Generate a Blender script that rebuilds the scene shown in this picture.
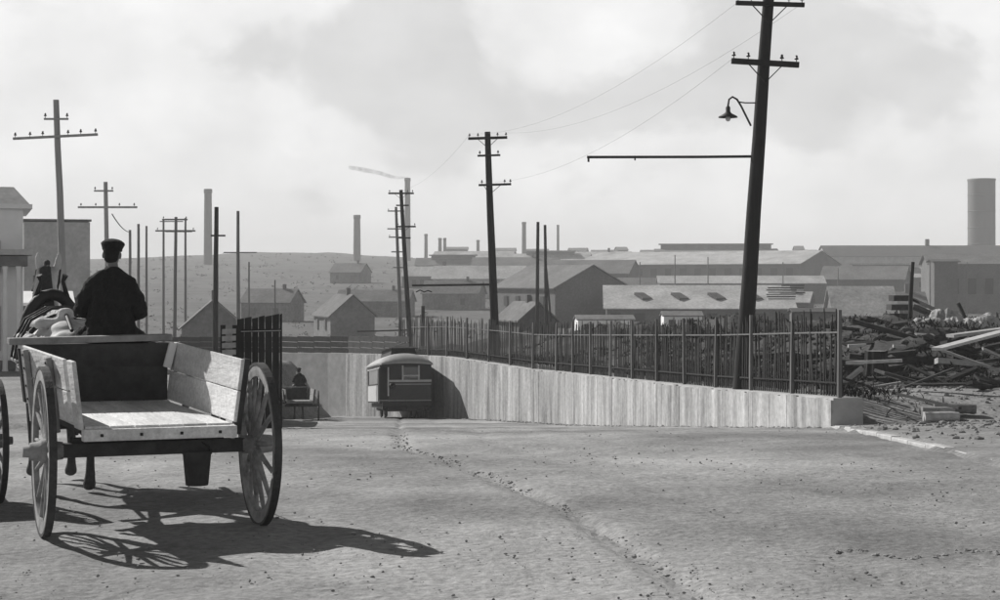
import bpy, bmesh, math, random
import numpy as np
from mathutils import Vector, Matrix, Quaternion, Euler

random.seed(7)
rng = np.random.default_rng(11)
scene = bpy.context.scene
for _o in list(bpy.data.objects):
    bpy.data.objects.remove(_o)
C = scene.collection
R = math.radians

# ------------------------------------------------------------------ camera
F = 1725.0            # focal length in units of 1/1000 picture width
EYE = 2.17
HOR = 280.0           # row of the horizon (of 600)
cam_d = bpy.data.cameras.new('camera')
cam = bpy.data.objects.new('camera', cam_d)
C.objects.link(cam)
cam.location = (0, 0, EYE)
cam.rotation_euler = (R(90), 0, 0)
cam_d.sensor_width = 36.0
cam_d.lens = 36.0 * F / 1000.0
cam_d.shift_y = (HOR - 300.0) / 1000.0
cam_d.clip_start = 0.1
cam_d.clip_end = 12000
scene.camera = cam

# ------------------------------------------------------------------ light
SUN_EL, SUN_AZ = R(35), R(-50)          # azimuth from +Y towards +X
sun_vec = Vector((math.sin(SUN_AZ) * math.cos(SUN_EL), math.cos(SUN_AZ) * math.cos(SUN_EL), math.sin(SUN_EL)))
sd = bpy.data.lights.new('sun', 'SUN')
sd.energy = 5.0
sd.angle = R(0.5)
sd.color = (1, 0.985, 0.965)
so = bpy.data.objects.new('sun', sd)
C.objects.link(so)
so.rotation_euler = (-sun_vec).to_track_quat('-Z', 'Y').to_euler()

world = bpy.data.worlds.new('World')
scene.world = world
world.use_nodes = True
wn = world.node_tree
for n in list(wn.nodes):
    wn.nodes.remove(n)
def wnode(t, **k):
    n = wn.nodes.new(t)
    for a, b in k.items():
        setattr(n, a, b)
    return n
w_out = wnode('ShaderNodeOutputWorld')
w_bg = wnode('ShaderNodeBackground')
w_sky = wnode('ShaderNodeTexSky', sky_type='NISHITA', sun_disc=False)
w_sky.sun_elevation = SUN_EL
w_sky.sun_rotation = SUN_AZ
w_sky.air_density = 1.0
w_sky.dust_density = 0.4
w_bw = wnode('ShaderNodeSeparateColor')
w_co = wnode('ShaderNodeTexCoord')
w_map = wnode('ShaderNodeMapping')
w_map.inputs['Scale'].default_value = (1.0, 1.0, 1.45)
w_map.inputs['Location'].default_value = (2.4, 6.1, 3.3)
w_n1 = wnode('ShaderNodeTexNoise')
w_n1.inputs['Scale'].default_value = 6.2
w_n1.inputs['Detail'].default_value = 9.0
w_n1.inputs['Roughness'].default_value = 0.5
w_n1.inputs['Distortion'].default_value = 0.25
w_rmp = wnode('ShaderNodeMapRange', interpolation_type='SMOOTHSTEP')      # cloud mask from noise
w_rmp.inputs['From Min'].default_value = 0.41
w_rmp.inputs['From Max'].default_value = 0.495
w_rmp.inputs['To Min'].default_value = 0.74
w_n2 = wnode('ShaderNodeTexNoise')
w_n2.inputs['Scale'].default_value = 14.0
w_n2.inputs['Detail'].default_value = 6.0
w_cb = wnode('ShaderNodeMapRange')                                        # cloud brightness, billows
w_cb.inputs['From Min'].default_value = 0.3
w_cb.inputs['From Max'].default_value = 0.7
w_cb.inputs['To Min'].default_value = 9.2
w_cb.inputs['To Max'].default_value = 11.3
w_sx = wnode('ShaderNodeSeparateXYZ')
w_el = wnode('ShaderNodeMapRange', interpolation_type='SMOOTHSTEP')       # cumulus crowd low down, sky clears overhead
w_el.inputs['From Min'].default_value = 0.15
w_el.inputs['From Max'].default_value = 0.36
w_el.inputs['To Min'].default_value = 1.0
w_el.inputs['To Max'].default_value = 0.05
w_mm = wnode('ShaderNodeMath', operation='MULTIPLY')
w_mul = wnode('ShaderNodeMath', operation='MULTIPLY')
w_mul.inputs[1].default_value = 0.52
w_mix = wnode('ShaderNodeMix', data_type='FLOAT')
L = wn.links.new
L(w_sky.outputs[0], w_bw.inputs[0])
L(w_co.outputs['Generated'], w_map.inputs[0])
L(w_co.outputs['Generated'], w_sx.inputs[0])
L(w_sx.outputs['Z'], w_el.inputs['Value'])
L(w_map.outputs[0], w_n1.inputs['Vector'])
L(w_map.outputs[0], w_n2.inputs['Vector'])
L(w_n1.outputs['Fac'], w_rmp.inputs['Value'])
L(w_n2.outputs['Fac'], w_cb.inputs['Value'])
L(w_rmp.outputs[0], w_mm.inputs[0])
L(w_el.outputs[0], w_mm.inputs[1])
L(w_bw.outputs[0], w_mul.inputs[0])
L(w_mm.outputs[0], w_mix.inputs['Factor'])
L(w_mul.outputs[0], w_mix.inputs['A'])
L(w_cb.outputs[0], w_mix.inputs['B'])
L(w_mix.outputs['Result'], w_bg.inputs['Color'])
w_bg.inputs['Strength'].default_value = 0.078
L(w_bg.outputs[0], w_out.inputs['Surface'])

scene.view_settings.view_transform = 'Standard'
scene.view_settings.look = 'None'
scene.view_settings.exposure = 0.22
scene.view_settings.gamma = 1.0
scene.render.engine = 'CYCLES'
scene.cycles.max_bounces = 6
scene.cycles.volume_bounces = 1
scene.render.resolution_x = 1024
scene.render.resolution_y = 614

# ------------------------------------------------------------------ helpers
def W(px, py, d):
    return Vector(((px - 500.0) * d / F, d, EYE + (HOR - py) * d / F))

MATS = {}
def mat(name, v, var=0.25, scale=6.0, rough=0.9, bump=0.2, bscale=None, stretch=(1, 1, 1), detail=8, objrand=0.0, spec=0.25, speck=0.0, sscale=40.0, world=False, lohi=(.25, .75)):
    """grey procedural surface: mottled value, grain, optional per-object variation"""
    m = bpy.data.materials.new(name)
    m.use_nodes = True
    nt = m.node_tree
    b = nt.nodes['Principled BSDF']
    N = nt.nodes.new
    tc = N('ShaderNodeTexCoord')
    mp = N('ShaderNodeMapping')
    mp.inputs['Scale'].default_value = stretch
    ge = N('ShaderNodeNewGeometry')
    nt.links.new(ge.outputs['Position'] if world else tc.outputs['Object'], mp.inputs[0])
    n1 = N('ShaderNodeTexNoise'); n1.inputs['Scale'].default_value = scale
    n1.inputs['Detail'].default_value = detail; n1.inputs['Roughness'].default_value = 0.62
    oi = N('ShaderNodeObjectInfo')
    sc = N('ShaderNodeVectorMath'); sc.operation = 'SCALE'
    cx = N('ShaderNodeCombineXYZ')
    for i in range(3):
        nt.links.new(oi.outputs['Random'], cx.inputs[i])
    nt.links.new(cx.outputs[0], sc.inputs[0]); sc.inputs['Scale'].default_value = 0.0 if world else 37.0
    ad = N('ShaderNodeVectorMath'); ad.operation = 'ADD'
    nt.links.new(mp.outputs[0], ad.inputs[0]); nt.links.new(sc.outputs[0], ad.inputs[1])
    nt.links.new(ad.outputs[0], n1.inputs['Vector'])
    mr = N('ShaderNodeMapRange')
    mr.inputs['From Min'].default_value = lohi[0]; mr.inputs['From Max'].default_value = lohi[1]
    mr.inputs['To Min'].default_value = v * (1 - var); mr.inputs['To Max'].default_value = v * (1 + var)
    nt.links.new(n1.outputs['Fac'], mr.inputs['Value'])
    last = mr.outputs[0]
    if objrand:
        m2 = N('ShaderNodeMapRange')
        m2.inputs['To Min'].default_value = 1 - objrand; m2.inputs['To Max'].default_value = 1 + objrand
        nt.links.new(oi.outputs['Random'], m2.inputs['Value'])
        mu = N('ShaderNodeMath'); mu.operation = 'MULTIPLY'
        nt.links.new(last, mu.inputs[0]); nt.links.new(m2.outputs[0], mu.inputs[1])
        last = mu.outputs[0]
    if speck:
        n3 = N('ShaderNodeTexNoise'); n3.inputs['Scale'].default_value = sscale; n3.inputs['Detail'].default_value = 5; n3.inputs['Roughness'].default_value = .7
        nt.links.new(ge.outputs['Position'] if world else tc.outputs['Object'], n3.inputs['Vector'])
        m3 = N('ShaderNodeMapRange'); m3.inputs['From Min'].default_value = .3; m3.inputs['From Max'].default_value = .7
        m3.inputs['To Min'].default_value = 1 - speck; m3.inputs['To Max'].default_value = 1 + speck
        nt.links.new(n3.outputs['Fac'], m3.inputs['Value'])
        mu = N('ShaderNodeMath'); mu.operation = 'MULTIPLY'
        nt.links.new(last, mu.inputs[0]); nt.links.new(m3.outputs[0], mu.inputs[1])
        last = mu.outputs[0]
    nt.links.new(last, b.inputs['Base Color'])
    b.inputs['Roughness'].default_value = rough
    b.inputs['Specular IOR Level'].default_value = spec
    if bump:
        n2 = N('ShaderNodeTexNoise'); n2.inputs['Scale'].default_value = bscale or scale * 5
        n2.inputs['Detail'].default_value = 6
        nt.links.new(ad.outputs[0], n2.inputs['Vector'])
        bp = N('ShaderNodeBump'); bp.inputs['Strength'].default_value = bump
        bp.inputs['Distance'].default_value = 0.03
        nt.links.new(n2.outputs['Fac'], bp.inputs['Height'])
        nt.links.new(bp.outputs[0], b.inputs['Normal'])
    MATS[name] = m
    return m

class MB:
    def __init__(self):
        self.v = []; self.f = []; self.smooth = []
    def add(self, vs, fs, M=None, smooth=False):
        o = len(self.v)
        if M is not None:
            vs = [M @ Vector(p) for p in vs]
        self.v += [tuple(p) for p in vs]
        self.f += [tuple(i + o for i in f) for f in fs]
        self.smooth += [smooth] * len(fs)
        return self
    def box(self, c, s, M=None, rot=None):
        hx, hy, hz = s[0] / 2, s[1] / 2, s[2] / 2
        vs = [Vector((x, y, z)) for x in (-hx, hx) for y in (-hy, hy) for z in (-hz, hz)]
        if rot:
            E = Euler(rot).to_matrix()
            vs = [E @ p for p in vs]
        vs = [p + Vector(c) for p in vs]
        fs = [(0, 1, 3, 2), (4, 6, 7, 5), (0, 4, 5, 1), (2, 3, 7, 6), (0, 2, 6, 4), (1, 5, 7, 3)]
        return self.add(vs, fs, M)
    def hexa(self, pts):
        """8 points: bottom 4 (ccw from above) then top 4"""
        fs = [(3, 2, 1, 0), (4, 5, 6, 7), (0, 1, 5, 4), (1, 2, 6, 5), (2, 3, 7, 6), (3, 0, 4, 7)]
        return self.add(pts, fs)
    def tube(self, pts, rad, n=8, cap=True, smooth=True, flat=None):
        pts = [Vector(p) for p in pts]
        if not hasattr(rad, '__len__'):
            rad = [rad] * len(pts)
        vs = []; fs = []
        up = None
        for i, p in enumerate(pts):
            a = pts[max(i - 1, 0)]; b = pts[min(i + 1, len(pts) - 1)]
            t = (b - a).normalized()
            if up is None:
                up = Vector((0, 0, 1)) if abs(t.z) < 0.9 else Vector((0, 1, 0))
            s = t.cross(up).normalized(); u = s.cross(t).normalized(); up = u
            for k in range(n):
                an = 2 * math.pi * (k + 0.5) / n
                vs.append(p + (s * math.cos(an) + u * math.sin(an)) * rad[i])
        for i in range(len(pts) - 1):
            for k in range(n):
                k2 = (k + 1) % n
                fs.append((i * n + k, i * n + k2, (i + 1) * n + k2, (i + 1) * n + k))
        self.add(vs, fs, smooth=smooth)
        if cap:
            self.add([vs[k] for k in range(n)], [tuple(range(n))[::-1]])
            self.add([vs[(len(pts) - 1) * n + k] for k in range(n)], [tuple(range(n))])
        return self
    def lathe(self, prof, n=16, M=None, smooth=True):
        """prof: (r, z) list; axis z"""
        vs = []; fs = []
        for r, z in prof:
            for k in range(n):
                a = 2 * math.pi * k / n
                vs.append((r * math.cos(a), r * math.sin(a), z))
        for i in range(len(prof) - 1):
            for k in range(n):
                k2 = (k + 1) % n
                fs.append((i * n + k, i * n + k2, (i + 1) * n + k2, (i + 1) * n + k))
        return self.add(vs, fs, M, smooth)
    def mesh(self, name):
        me = bpy.data.meshes.new(name)
        me.from_pydata(self.v, [], self.f)
        me.polygons.foreach_set('use_smooth', self.smooth)
        me.update()
        return me
    def build(self, name, m, parent=None, bevel=0, fix=True):
        me = self.mesh(name)
        if fix:
            b = bmesh.new(); b.from_mesh(me)
            bmesh.ops.recalc_face_normals(b, faces=b.faces)
            b.to_mesh(me); b.free()
        return put(name, me, m, parent, bevel)

def put(name, me, m, parent=None, bevel=0):
    o = bpy.data.objects.new(name, me)
    C.objects.link(o)
    if m is not None and not me.materials:
        me.materials.append(MATS[m] if isinstance(m, str) else m)
    if parent is not None:
        o.parent = parent
    if bevel:
        bv = o.modifiers.new('bevel', 'BEVEL'); bv.width = bevel; bv.segments = 2
        bv.limit_method = 'ANGLE'
    return o

def tag(o, label=None, cat=None, group=None, kind=None):
    if label: o['label'] = label
    if cat: o['category'] = cat
    if group: o['group'] = group
    if kind: o['kind'] = kind
    return o

def thing(name, label, cat, loc=(0, 0, 0), rz=0.0, group=None):
    o = bpy.data.objects.new(name, None)
    o.empty_display_size = 0.2
    C.objects.link(o)
    o.location = loc; o.rotation_euler = (0, 0, rz)
    return tag(o, label, cat, group)

def copy_tree(o, parent=None):
    c = o.copy(); C.objects.link(c)
    c.parent = parent
    for ch in list(o.children):
        copy_tree(ch, c)
    return c

_b = bmesh.new(); bmesh.ops.create_icosphere(_b, subdivisions=2, radius=1.0)
_b.verts.ensure_lookup_table()
ICO_V = np.array([v.co[:] for v in _b.verts]); ICO_F = np.array([[v.index for v in f.verts] for f in _b.faces]); _b.free()
def organic(name, blobs, m, parent=None, voxel=0.02, smooth=6, fac=0.5):
    """blobs: list of chains; a chain is a list of (point, (rx,ry,rz) or r). Union by voxel remesh -> one surface"""
    AV, AF = [], []
    nb = 0
    for ch in blobs:
        pts = []
        for i in range(len(ch) - 1):
            (p, r), (q, s) = ch[i], ch[i + 1]
            p, q = Vector(p), Vector(q)
            r = Vector(r) if hasattr(r, '__len__') else Vector((r, r, r))
            s = Vector(s) if hasattr(s, '__len__') else Vector((s, s, s))
            step = max(min(r), 0.01) * 0.35
            n = max(1, int((q - p).length / step))
            for k in range(n):
                t = k / n
                pts.append((p.lerp(q, t), r.lerp(s, t)))
        p, r = ch[-1]
        r = Vector(r) if hasattr(r, '__len__') else Vector((r, r, r))
        pts.append((Vector(p), r))
        for p, r in pts:
            AV.append(ICO_V * np.array(r) + np.array(p)); AF.append(ICO_F + nb); nb += len(ICO_V)
    me = bpy.data.meshes.new(name)
    me.from_pydata(np.concatenate(AV).tolist(), [], np.concatenate(AF).tolist())
    ts = bpy.data.scenes.new('tmp'); t = bpy.data.objects.new('tmp', me); ts.collection.objects.link(t)
    rm = t.modifiers.new('r', 'REMESH'); rm.mode = 'VOXEL'; rm.voxel_size = voxel; rm.use_smooth_shade = True
    if smooth:
        sm = t.modifiers.new('s', 'SMOOTH'); sm.factor = fac; sm.iterations = smooth
    with bpy.context.temp_override(scene=ts, view_layer=ts.view_layers[0]):
        dg = bpy.context.evaluated_depsgraph_get()
        me2 = bpy.data.meshes.new_from_object(t.evaluated_get(dg))
    bpy.data.objects.remove(t); bpy.data.meshes.remove(me); bpy.data.scenes.remove(ts)
    me2.name = name
    for p in me2.polygons: p.use_smooth = True
    me2.materials.clear()
    return put(name, me2, m, parent)

# value noise
_perm = rng.random((256, 256))
def vnoise(x, y):
    x = np.asarray(x, float); y = np.asarray(y, float)
    xi = np.floor(x).astype(int); yi = np.floor(y).astype(int)
    fx = x - xi; fy = y - yi
    fx = fx * fx * (3 - 2 * fx); fy = fy * fy * (3 - 2 * fy)
    g = lambda a, b: _perm[a % 256, b % 256]
    return (g(xi, yi) * (1 - fx) + g(xi + 1, yi) * fx) * (1 - fy) + (g(xi, yi + 1) * (1 - fx) + g(xi + 1, yi + 1) * fx) * fy
def fbm(x, y, o=4):
    s = 0; a = 0.5
    for i in range(o):
        s = s + a * (vnoise(x * 2 ** i + 17 * i, y * 2 ** i + 5 * i) - 0.5); a *= 0.5
    return s
def sstep(t):
    t = np.clip(t, 0, 1)
    return t * t * (3 - 2 * t)

# ------------------------------------------------------------------ materials
mat('dirt_road', 0.25, 0.40, 0.13, 0.95, 0.8, 12, detail=15, speck=.34, sscale=11, lohi=(.39, .61))
mat('dirt', 0.20, 0.4, 0.5, 0.95, 0.8, 6, detail=14, speck=.45, sscale=9)
mat('cinders', 0.055, 0.5, 0.8, 0.95, 0.8, 6, detail=14, speck=.5, sscale=9)
mat('hill_grass', 0.09, 0.5, 0.05, 0.95, 0.3, 1.0, detail=14, speck=.5, sscale=.9)
mat('stone', 0.25, 0.3, 6, 0.9, 0.2, objrand=0.3)
mat('wall_board', 0.34, 0.55, 1.1, 0.9, 0.4, 8, stretch=(1.6, 1.6, 0.22), detail=12, objrand=0.10, speck=.25, sscale=7, world=True, lohi=(.3, .7))
mat('concrete', 0.40, 0.25, 2.0, 0.9, 0.25, 14)
mat('parapet', 0.055, 0.3, 3, 0.9, 0.2)
mat('picket', 0.022, 0.4, 8, 0.9, 0.2, objrand=0.4)
mat('fence_post', 0.13, 0.3, 6, 0.9, 0.2, stretch=(1, 1, 0.2), objrand=0.2)
mat('fence_rail', 0.14, 0.3, 6, 0.9, 0.2)
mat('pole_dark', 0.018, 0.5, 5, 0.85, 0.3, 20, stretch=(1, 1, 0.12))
mat('pole_grey', 0.16, 0.3, 5, 0.85, 0.3, 20, stretch=(1, 1, 0.12))  # distance haze put into a lighter base colour
mat('pole_pale', 0.30, 0.3, 5, 0.85, 0.3, 20, stretch=(1, 1, 0.12))  # paler still, haze over the left poles put into the colour
mat('iron', 0.02, 0.3, 10, 0.6, 0.15)
mat('insulator', 0.05, 0.2, 10, 0.3, 0, spec=0.5)
mat('cart_board', 0.58, 0.38, 3.5, 0.85, 0.35, 30, stretch=(1, 0.18, 1), objrand=0.15, speck=.2, sscale=25)
mat('cart_floor', 0.66, 0.3, 4, 0.85, 0.4, 30, stretch=(1, 0.15, 1), objrand=0.15, speck=.2, sscale=25)
mat('cart_dark', 0.05, 0.4, 6, 0.85, 0.25, 30)
mat('cart_wood', 0.25, 0.35, 6, 0.85, 0.25, 30)
mat('wheel_wood', 0.24, 0.6, 7, 0.85, 0.2, 40)
mat('tyre', 0.05, 0.4, 12, 0.65, 0.2)
mat('coat', 0.018, 0.3, 14, 0.95, 0.5, 60)
mat('trousers', 0.02, 0.3, 14, 0.95, 0.3)
mat('skin', 0.16, 0.1, 10, 0.6, 0.05)
mat('cap', 0.015, 0.3, 30, 0.95, 0.4, 80)
mat('boot', 0.02, 0.3, 10, 0.6, 0.1)
mat('horse', 0.50, 0.22, 4, 0.8, 0.15, 60)
mat('mane', 0.06, 0.4, 20, 0.8, 0.5)
mat('leather', 0.02, 0.3, 10, 0.6, 0.2)
mat('blanket', 0.6, 0.2, 6, 0.95, 0.4, 50)
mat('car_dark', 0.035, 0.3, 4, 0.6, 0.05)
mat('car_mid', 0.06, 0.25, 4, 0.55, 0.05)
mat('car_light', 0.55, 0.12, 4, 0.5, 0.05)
mat('car_roof', 0.34, 0.2, 3, 0.7, 0.1)
mat('glass', 0.01, 0.1, 1, 0.1, 0, spec=0.6)
mat('board_black', 0.018, 0.5, 6, 0.9, 0.3, stretch=(1, 1, 0.2), objrand=0.4)
mat('board_pale', 0.30, 0.3, 6, 0.9, 0.3)
mat('roof_pale', 0.36, 0.4, 0.22, 0.9, 0.1, detail=12, speck=.3, sscale=2.5)
mat('roof_mid', 0.13, 0.4, 0.22, 0.9, 0.1, detail=12, speck=.3, sscale=2.5)
mat('wall_hazy', 0.16, 0.4, 0.3, 0.9, 0.1, speck=.3, sscale=2)
mat('roof_hazy', 0.115, 0.4, 0.3, 0.9, 0.1, speck=.3, sscale=2)
mat('roof_dark', 0.06, 0.3, 0.3, 0.9, 0.1)
mat('wall_dark', 0.10, 0.3, 0.3, 0.9, 0.1, objrand=0.2, speck=.3, sscale=3)
mat('wall_mid', 0.13, 0.35, 0.3, 0.9, 0.1, speck=.3, sscale=3)
mat('wall_white', 0.75, 0.15, 0.6, 0.9, 0.1)
mat('wall_light', 0.40, 0.25, 0.6, 0.9, 0.1, speck=.15, sscale=4)
mat('opening', 0.02, 0.2, 1, 0.5, 0)
mat('brick_stack', 0.11, 0.25, 0.4, 0.9, 0.1)
mat('tank', 0.13, 0.2, 0.15, 0.7, 0.05, stretch=(1, 1, 0.3))
mat('scrub', 0.02, 0.5, 3, 0.95, 0)
mat('log', 0.20, 0.4, 8, 0.9, 0.3, objrand=0.5)
mat('lumber', 0.36, 0.3, 6, 0.9, 0.3, objrand=0.4)
mat('lumber_dark', 0.04, 0.4, 6, 0.9, 0.3, objrand=0.4)
mat('kerb', 0.42, 0.25, 3, 0.9, 0.3)
mat('clod', 0.06, 0.6, 3, 0.95, 0.4, 12)
# ------------------------------------------------------------------ terrain
def dense(xs, ys, k=9):
    """piecewise-linear profile, smoothed"""
    g = np.arange(xs[0], xs[-1] + 0.01, 0.5)
    z = np.interp(g, xs, ys)
    ker = np.ones(k) / k
    zz = np.convolve(np.pad(z, k // 2, mode='edge'), ker, mode='valid')
    return lambda y: np.interp(y, g, zz)
road_z = dense([-30, 19, 30, 37, 60, 66, 81, 100, 125, 150], [0, 0, -0.50, -1.02, -2.92, -3.35, -4.32, -5.7, -7.0, -7.6], 13)
top_z = dense([-30, 37, 46, 70, 82, 95, 125, 160], [-0.34, -0.34, -0.70, -1.46, -1.45, -1.85, -3.0, -4], 5)
PR = [(7.1, 37.0), (1.9, 68.0), (-0.4, 75.5), (-2.5, 81.5), (-4.9, 88.5), (-8.6, 95.0), (-14, 100.5), (-22, 104), (-30, 106)]
PL = [(-5.4, 37.0), (-7.7, 58.0), (-10.1, 74.0), (-9.9, 78.0), (-8.7, 84.0), (-8.3, 87.0), (-10.4, 90.5), (-16, 94.5), (-30, 98.0)]

def resample(P, step):
    P = [Vector((p[0], p[1])) for p in P]
    out = [P[0].copy()]
    carry = 0
    for a, b in zip(P[:-1], P[1:]):
        Ls = (b - a).length
        t = step - carry
        while t <= Ls:
            out.append(a.lerp(b, t / Ls)); t += step
        carry = Ls - (t - step)
    return out

def seg_dist(X, Y, P):
    D = np.full(X.shape, 1e9); YY = np.zeros(X.shape)
    for (ax, ay), (bx, by) in zip(P[:-1], P[1:]):
        dx, dy = bx - ax, by - ay
        t = np.clip(((X - ax) * dx + (Y - ay) * dy) / (dx * dx + dy * dy), 0, 1)
        d = np.hypot(X - ax - t * dx, Y - ay - t * dy)
        m = d < D
        D = np.where(m, d, D); YY = np.where(m, ay + t * dy, YY)
    return D, YY
def inside(X, Y, P):
    r = np.zeros(X.shape, bool)
    n = len(P)
    for i in range(n):
        x1, y1 = P[i]; x2, y2 = P[(i + 1) % n]
        c = ((y1 > Y) != (y2 > Y)) & (X < (x2 - x1) * (Y - y1) / (y2 - y1 + 1e-12) + x1)
        r ^= c
    return r
CUT = PR + PL[::-1]

def kerb_x(y):
    return np.interp(y, [-30, 10, 22, 30, 37], [6.3, 6.15, 6.1, 6.3, 7.1])

def ground_z(X, Y):
    X = np.asarray(X, float); Y = np.asarray(Y, float)
    DR, YR = seg_dist(X, Y, PR)
    DL, YL = seg_dist(X, Y, PL)
    ins = inside(X, Y, CUT) | ((DR < 0.40) & (Y > 36.9)) | ((DL < 0.34) & (Y > 36.9) & (YL < 73.5))
    # right / upper side
    near = road_z(Y) + 0.07 + 0.03 * np.clip(X - 7, 0, 12)
    up = top_z(np.minimum(YR, 124)) - 0.06
    zR = near + (np.maximum(up, near) - near) * sstep((Y - 37.2) / 2.0)
    zR = np.where(Y > 41, up, zR)
    noise = fbm(X * 0.35, Y * 0.35, 5)
    bank = 1.75 * sstep((DR - 2.5) / 7) * sstep((Y - 44.5) / 11) * (1 - sstep((Y - 84) / 36)) * sstep((X + 9) / 5)
    bank = bank * (0.78 + 0.9 * noise + .5 * fbm(X * 1.3, Y * 1.3, 3)) + 0.35 * noise * sstep((DR - 1) / 3) * (Y > 38)
    far = -6.0
    fall = sstep((Y - 88) / 45) * sstep((DR - 2) / 14)
    fall = np.maximum(fall, (Y > 135))
    zR = (zR + bank) * (1 - fall) + far * fall
    # left side
    tl = np.interp(Y, [0, 20, 30, 38, 60, 80, 108, 125], [0, -0.03, -.48, -.98, -1.25, -1.6, -3.0, -3.6])
    tl = tl + 0.12 * noise * sstep((Y - 30) / 10)
    fl = sstep((Y - 60) / 110) * sstep((DL - 3) / 22)
    fl = np.maximum(fl, Y > 175)
    zL = tl * (1 - fl) + far * fl
    # earth bank on the left past the board fence
    rz = road_z(YL)
    slope = sstep(DL / 2.3)
    bankL = (Y > 74) & (YL > 73)
    k = sstep((Y - 74) / 3)
    zb = rz + (zL - rz) * slope + 0.25 * noise
    zL = np.where(bankL, zL * (1 - k) + zb * k, zL)
    # which side
    mid = np.where(Y < 37, 0.0, np.interp(Y, [37, 75, 88, 92, 97, 101, 400], [0.85, -5, -6.6, -9, -16, -28, -30]))
    z = np.where(X > mid, zR, zL)
    bl = sstep((Y - 140) / 60)
    # far land: valley, rise to the works, hill on the left
    ang = X / np.maximum(Y, 1) * F + 500
    wl = sstep((560 - ang) / 120)
    fr = np.interp(Y, [130, 330, 560, 700, 1000, 1150, 1600, 6000], [-6, -5, 1.2, 4, 9, 8, 2, 0])
    hl = np.interp(Y, [130, 330, 600, 1000, 1150, 1600, 6000], [-6, -5, 3.5, 17, 17, 6, 0])
    hill = hl + (np.interp(ang, [-400, 0, 150, 250, 330, 420, 500], [-6, -4, -1.5, 1.2, 1.0, -2.0, -5.0]) + 1.2 * fbm(ang * 0.03, Y * 0.004, 4)) * sstep((Y - 500) / 500)
    fz = fr * (1 - wl) + hill * wl + 0.9 * fbm(X * 0.03, Y * 0.03, 4) * sstep((Y - 200) / 200)
    z = z * (1 - bl) + fz * bl
    # in front: the open street, ground just under the road sheet
    under = road_z(Y) - 0.06
    str_ = (Y < 37) & (X < kerb_x(Y))
    z = np.where(str_ & (X > -16), under, z)
    z = np.where(ins, road_z(np.where(DR < DL, YR, YL)) - 0.35, z)
    return z
def gz(x, y):
    return float(ground_z(np.array([x]), np.array([y]))[0])

def lines(a, b, step, grow, far):
    l = list(np.arange(a, b, step))
    s = step; x = b
    while x < far:
        l.append(x); s *= grow; x += s
    l.append(far)
    s = step; x = a - s
    return l
xs = lines(-14, 14, 0.32, 1.10, 1500)
neg = []; s = 0.32; x = -14
while x > -1500:
    s *= 1.10; x -= s; neg.append(x)
xs = np.array(neg[::-1] + xs)
ys = np.array([-40, -25, -15, -8, -4, 0, 4, 8, 12, 16] + list(np.arange(18, 126, 0.32)))
yl = list(ys); s = 0.4; y = 126
while y < 2200:
    yl.append(y); s = min(s * 1.06, 120); y += s
ys = np.array(yl)
XX, YY = np.meshgrid(xs, ys)
ZZ = ground_z(XX, YY)
nx, ny = len(xs), len(ys)
verts = np.stack([XX.ravel(), YY.ravel(), ZZ.ravel()], 1)
i = np.arange(nx - 1)[None, :] + np.arange(ny - 1)[:, None] * nx
faces = np.stack([i, i + 1, i + nx + 1, i + nx], -1).reshape(-1, 4)
me = bpy.data.meshes.new('ground')
me.from_pydata(verts.tolist(), [], faces.tolist())
me.polygons.foreach_set('use_smooth', [True] * len(me.polygons))
# material indices: bare dirt near, grass far
cy = YY[:-1, :-1].ravel()
midx = np.where(cy > 128, 1, 0)
_dr, _ = seg_dist(XX[:-1, :-1], YY[:-1, :-1], PR)
_ci = (YY[:-1, :-1] + 5 * fbm(XX[:-1, :-1] * .5, YY[:-1, :-1] * .5, 4) > 46) & (_dr + 3 * fbm(XX[:-1, :-1] * .6, YY[:-1, :-1] * .6 + 9, 3) > 3.2) & (YY[:-1, :-1] < 128) & (XX[:-1, :-1] > -5)
midx = np.where(_ci.ravel(), 2, midx)
me.materials.append(MATS['dirt']); me.materials.append(MATS['hill_grass']); me.materials.append(MATS['cinders'])
me.polygons.foreach_set('material_index', midx.astype(np.int32))
ground = put('ground', me, None)
tag(ground, 'bare dirt and rough ground rolling away to the hill', None, kind='structure')

# road: open street in front, then a ramp dropping between the walls
def road_rows():
    rows = []
    for y in np.arange(-14, 37.0, 0.16):
        xl = -16 if y < 36 else -5.4
        rows.append((Vector((-16 if y < 35 else -16 + (y - 35) / 2 * 10.6, y)), Vector((float(kerb_x(y)) - 0.02, y)), y))
    a = resample(PR, 0.5); b0 = resample(PL, 0.5)
    n = len(a)
    b = [b0[min(int(round(k * (len(b0) - 1) / (n - 1))), len(b0) - 1)] for k in range(n)]
    for p, q in zip(b, a):
        rows.append((p, q, (p.y + q.y) / 2))
    return rows
rows = road_rows()
NC = 210
rv = []
for (p, q, yc) in rows:
    t = np.linspace(0, 1, NC)
    X = p.x + (q.x - p.x) * t; Y = p.y + (q.y - p.y) * t
    Z = road_z(Y if yc < 100 else np.full_like(Y, yc))
    Z = Z + 0.07 * fbm(X * 0.5, Y * 0.3, 3) + 0.06 * fbm(X * 2.2, Y * 2.2, 4)
    # wheel ruts, roughly along the traffic
    u = X - np.interp(Y, [0, 15, 26, 81], [3.2, 0.9, -1.5, -4.7])
    for off, dep, wd in ((0, 0.065, 0.06), (1.45, 0.022, 0.12), (-4.2, 0.025, 0.16), (-2.6, 0.025, 0.16), (3.4, .02, .2), (4.9, .02, .2)):
        w = wd * 1.6
        Z = Z - dep * np.exp(-((u - off + 0.12 * (vnoise(Y * 0.6, Y * 0 + off) - .5)) / w) ** 2) * (0.5 + vnoise(Y * 1.3, Y * 0 + 3 + off))
    rv += list(zip(X.tolist(), Y.tolist(), Z.tolist()))
rf = []
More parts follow.
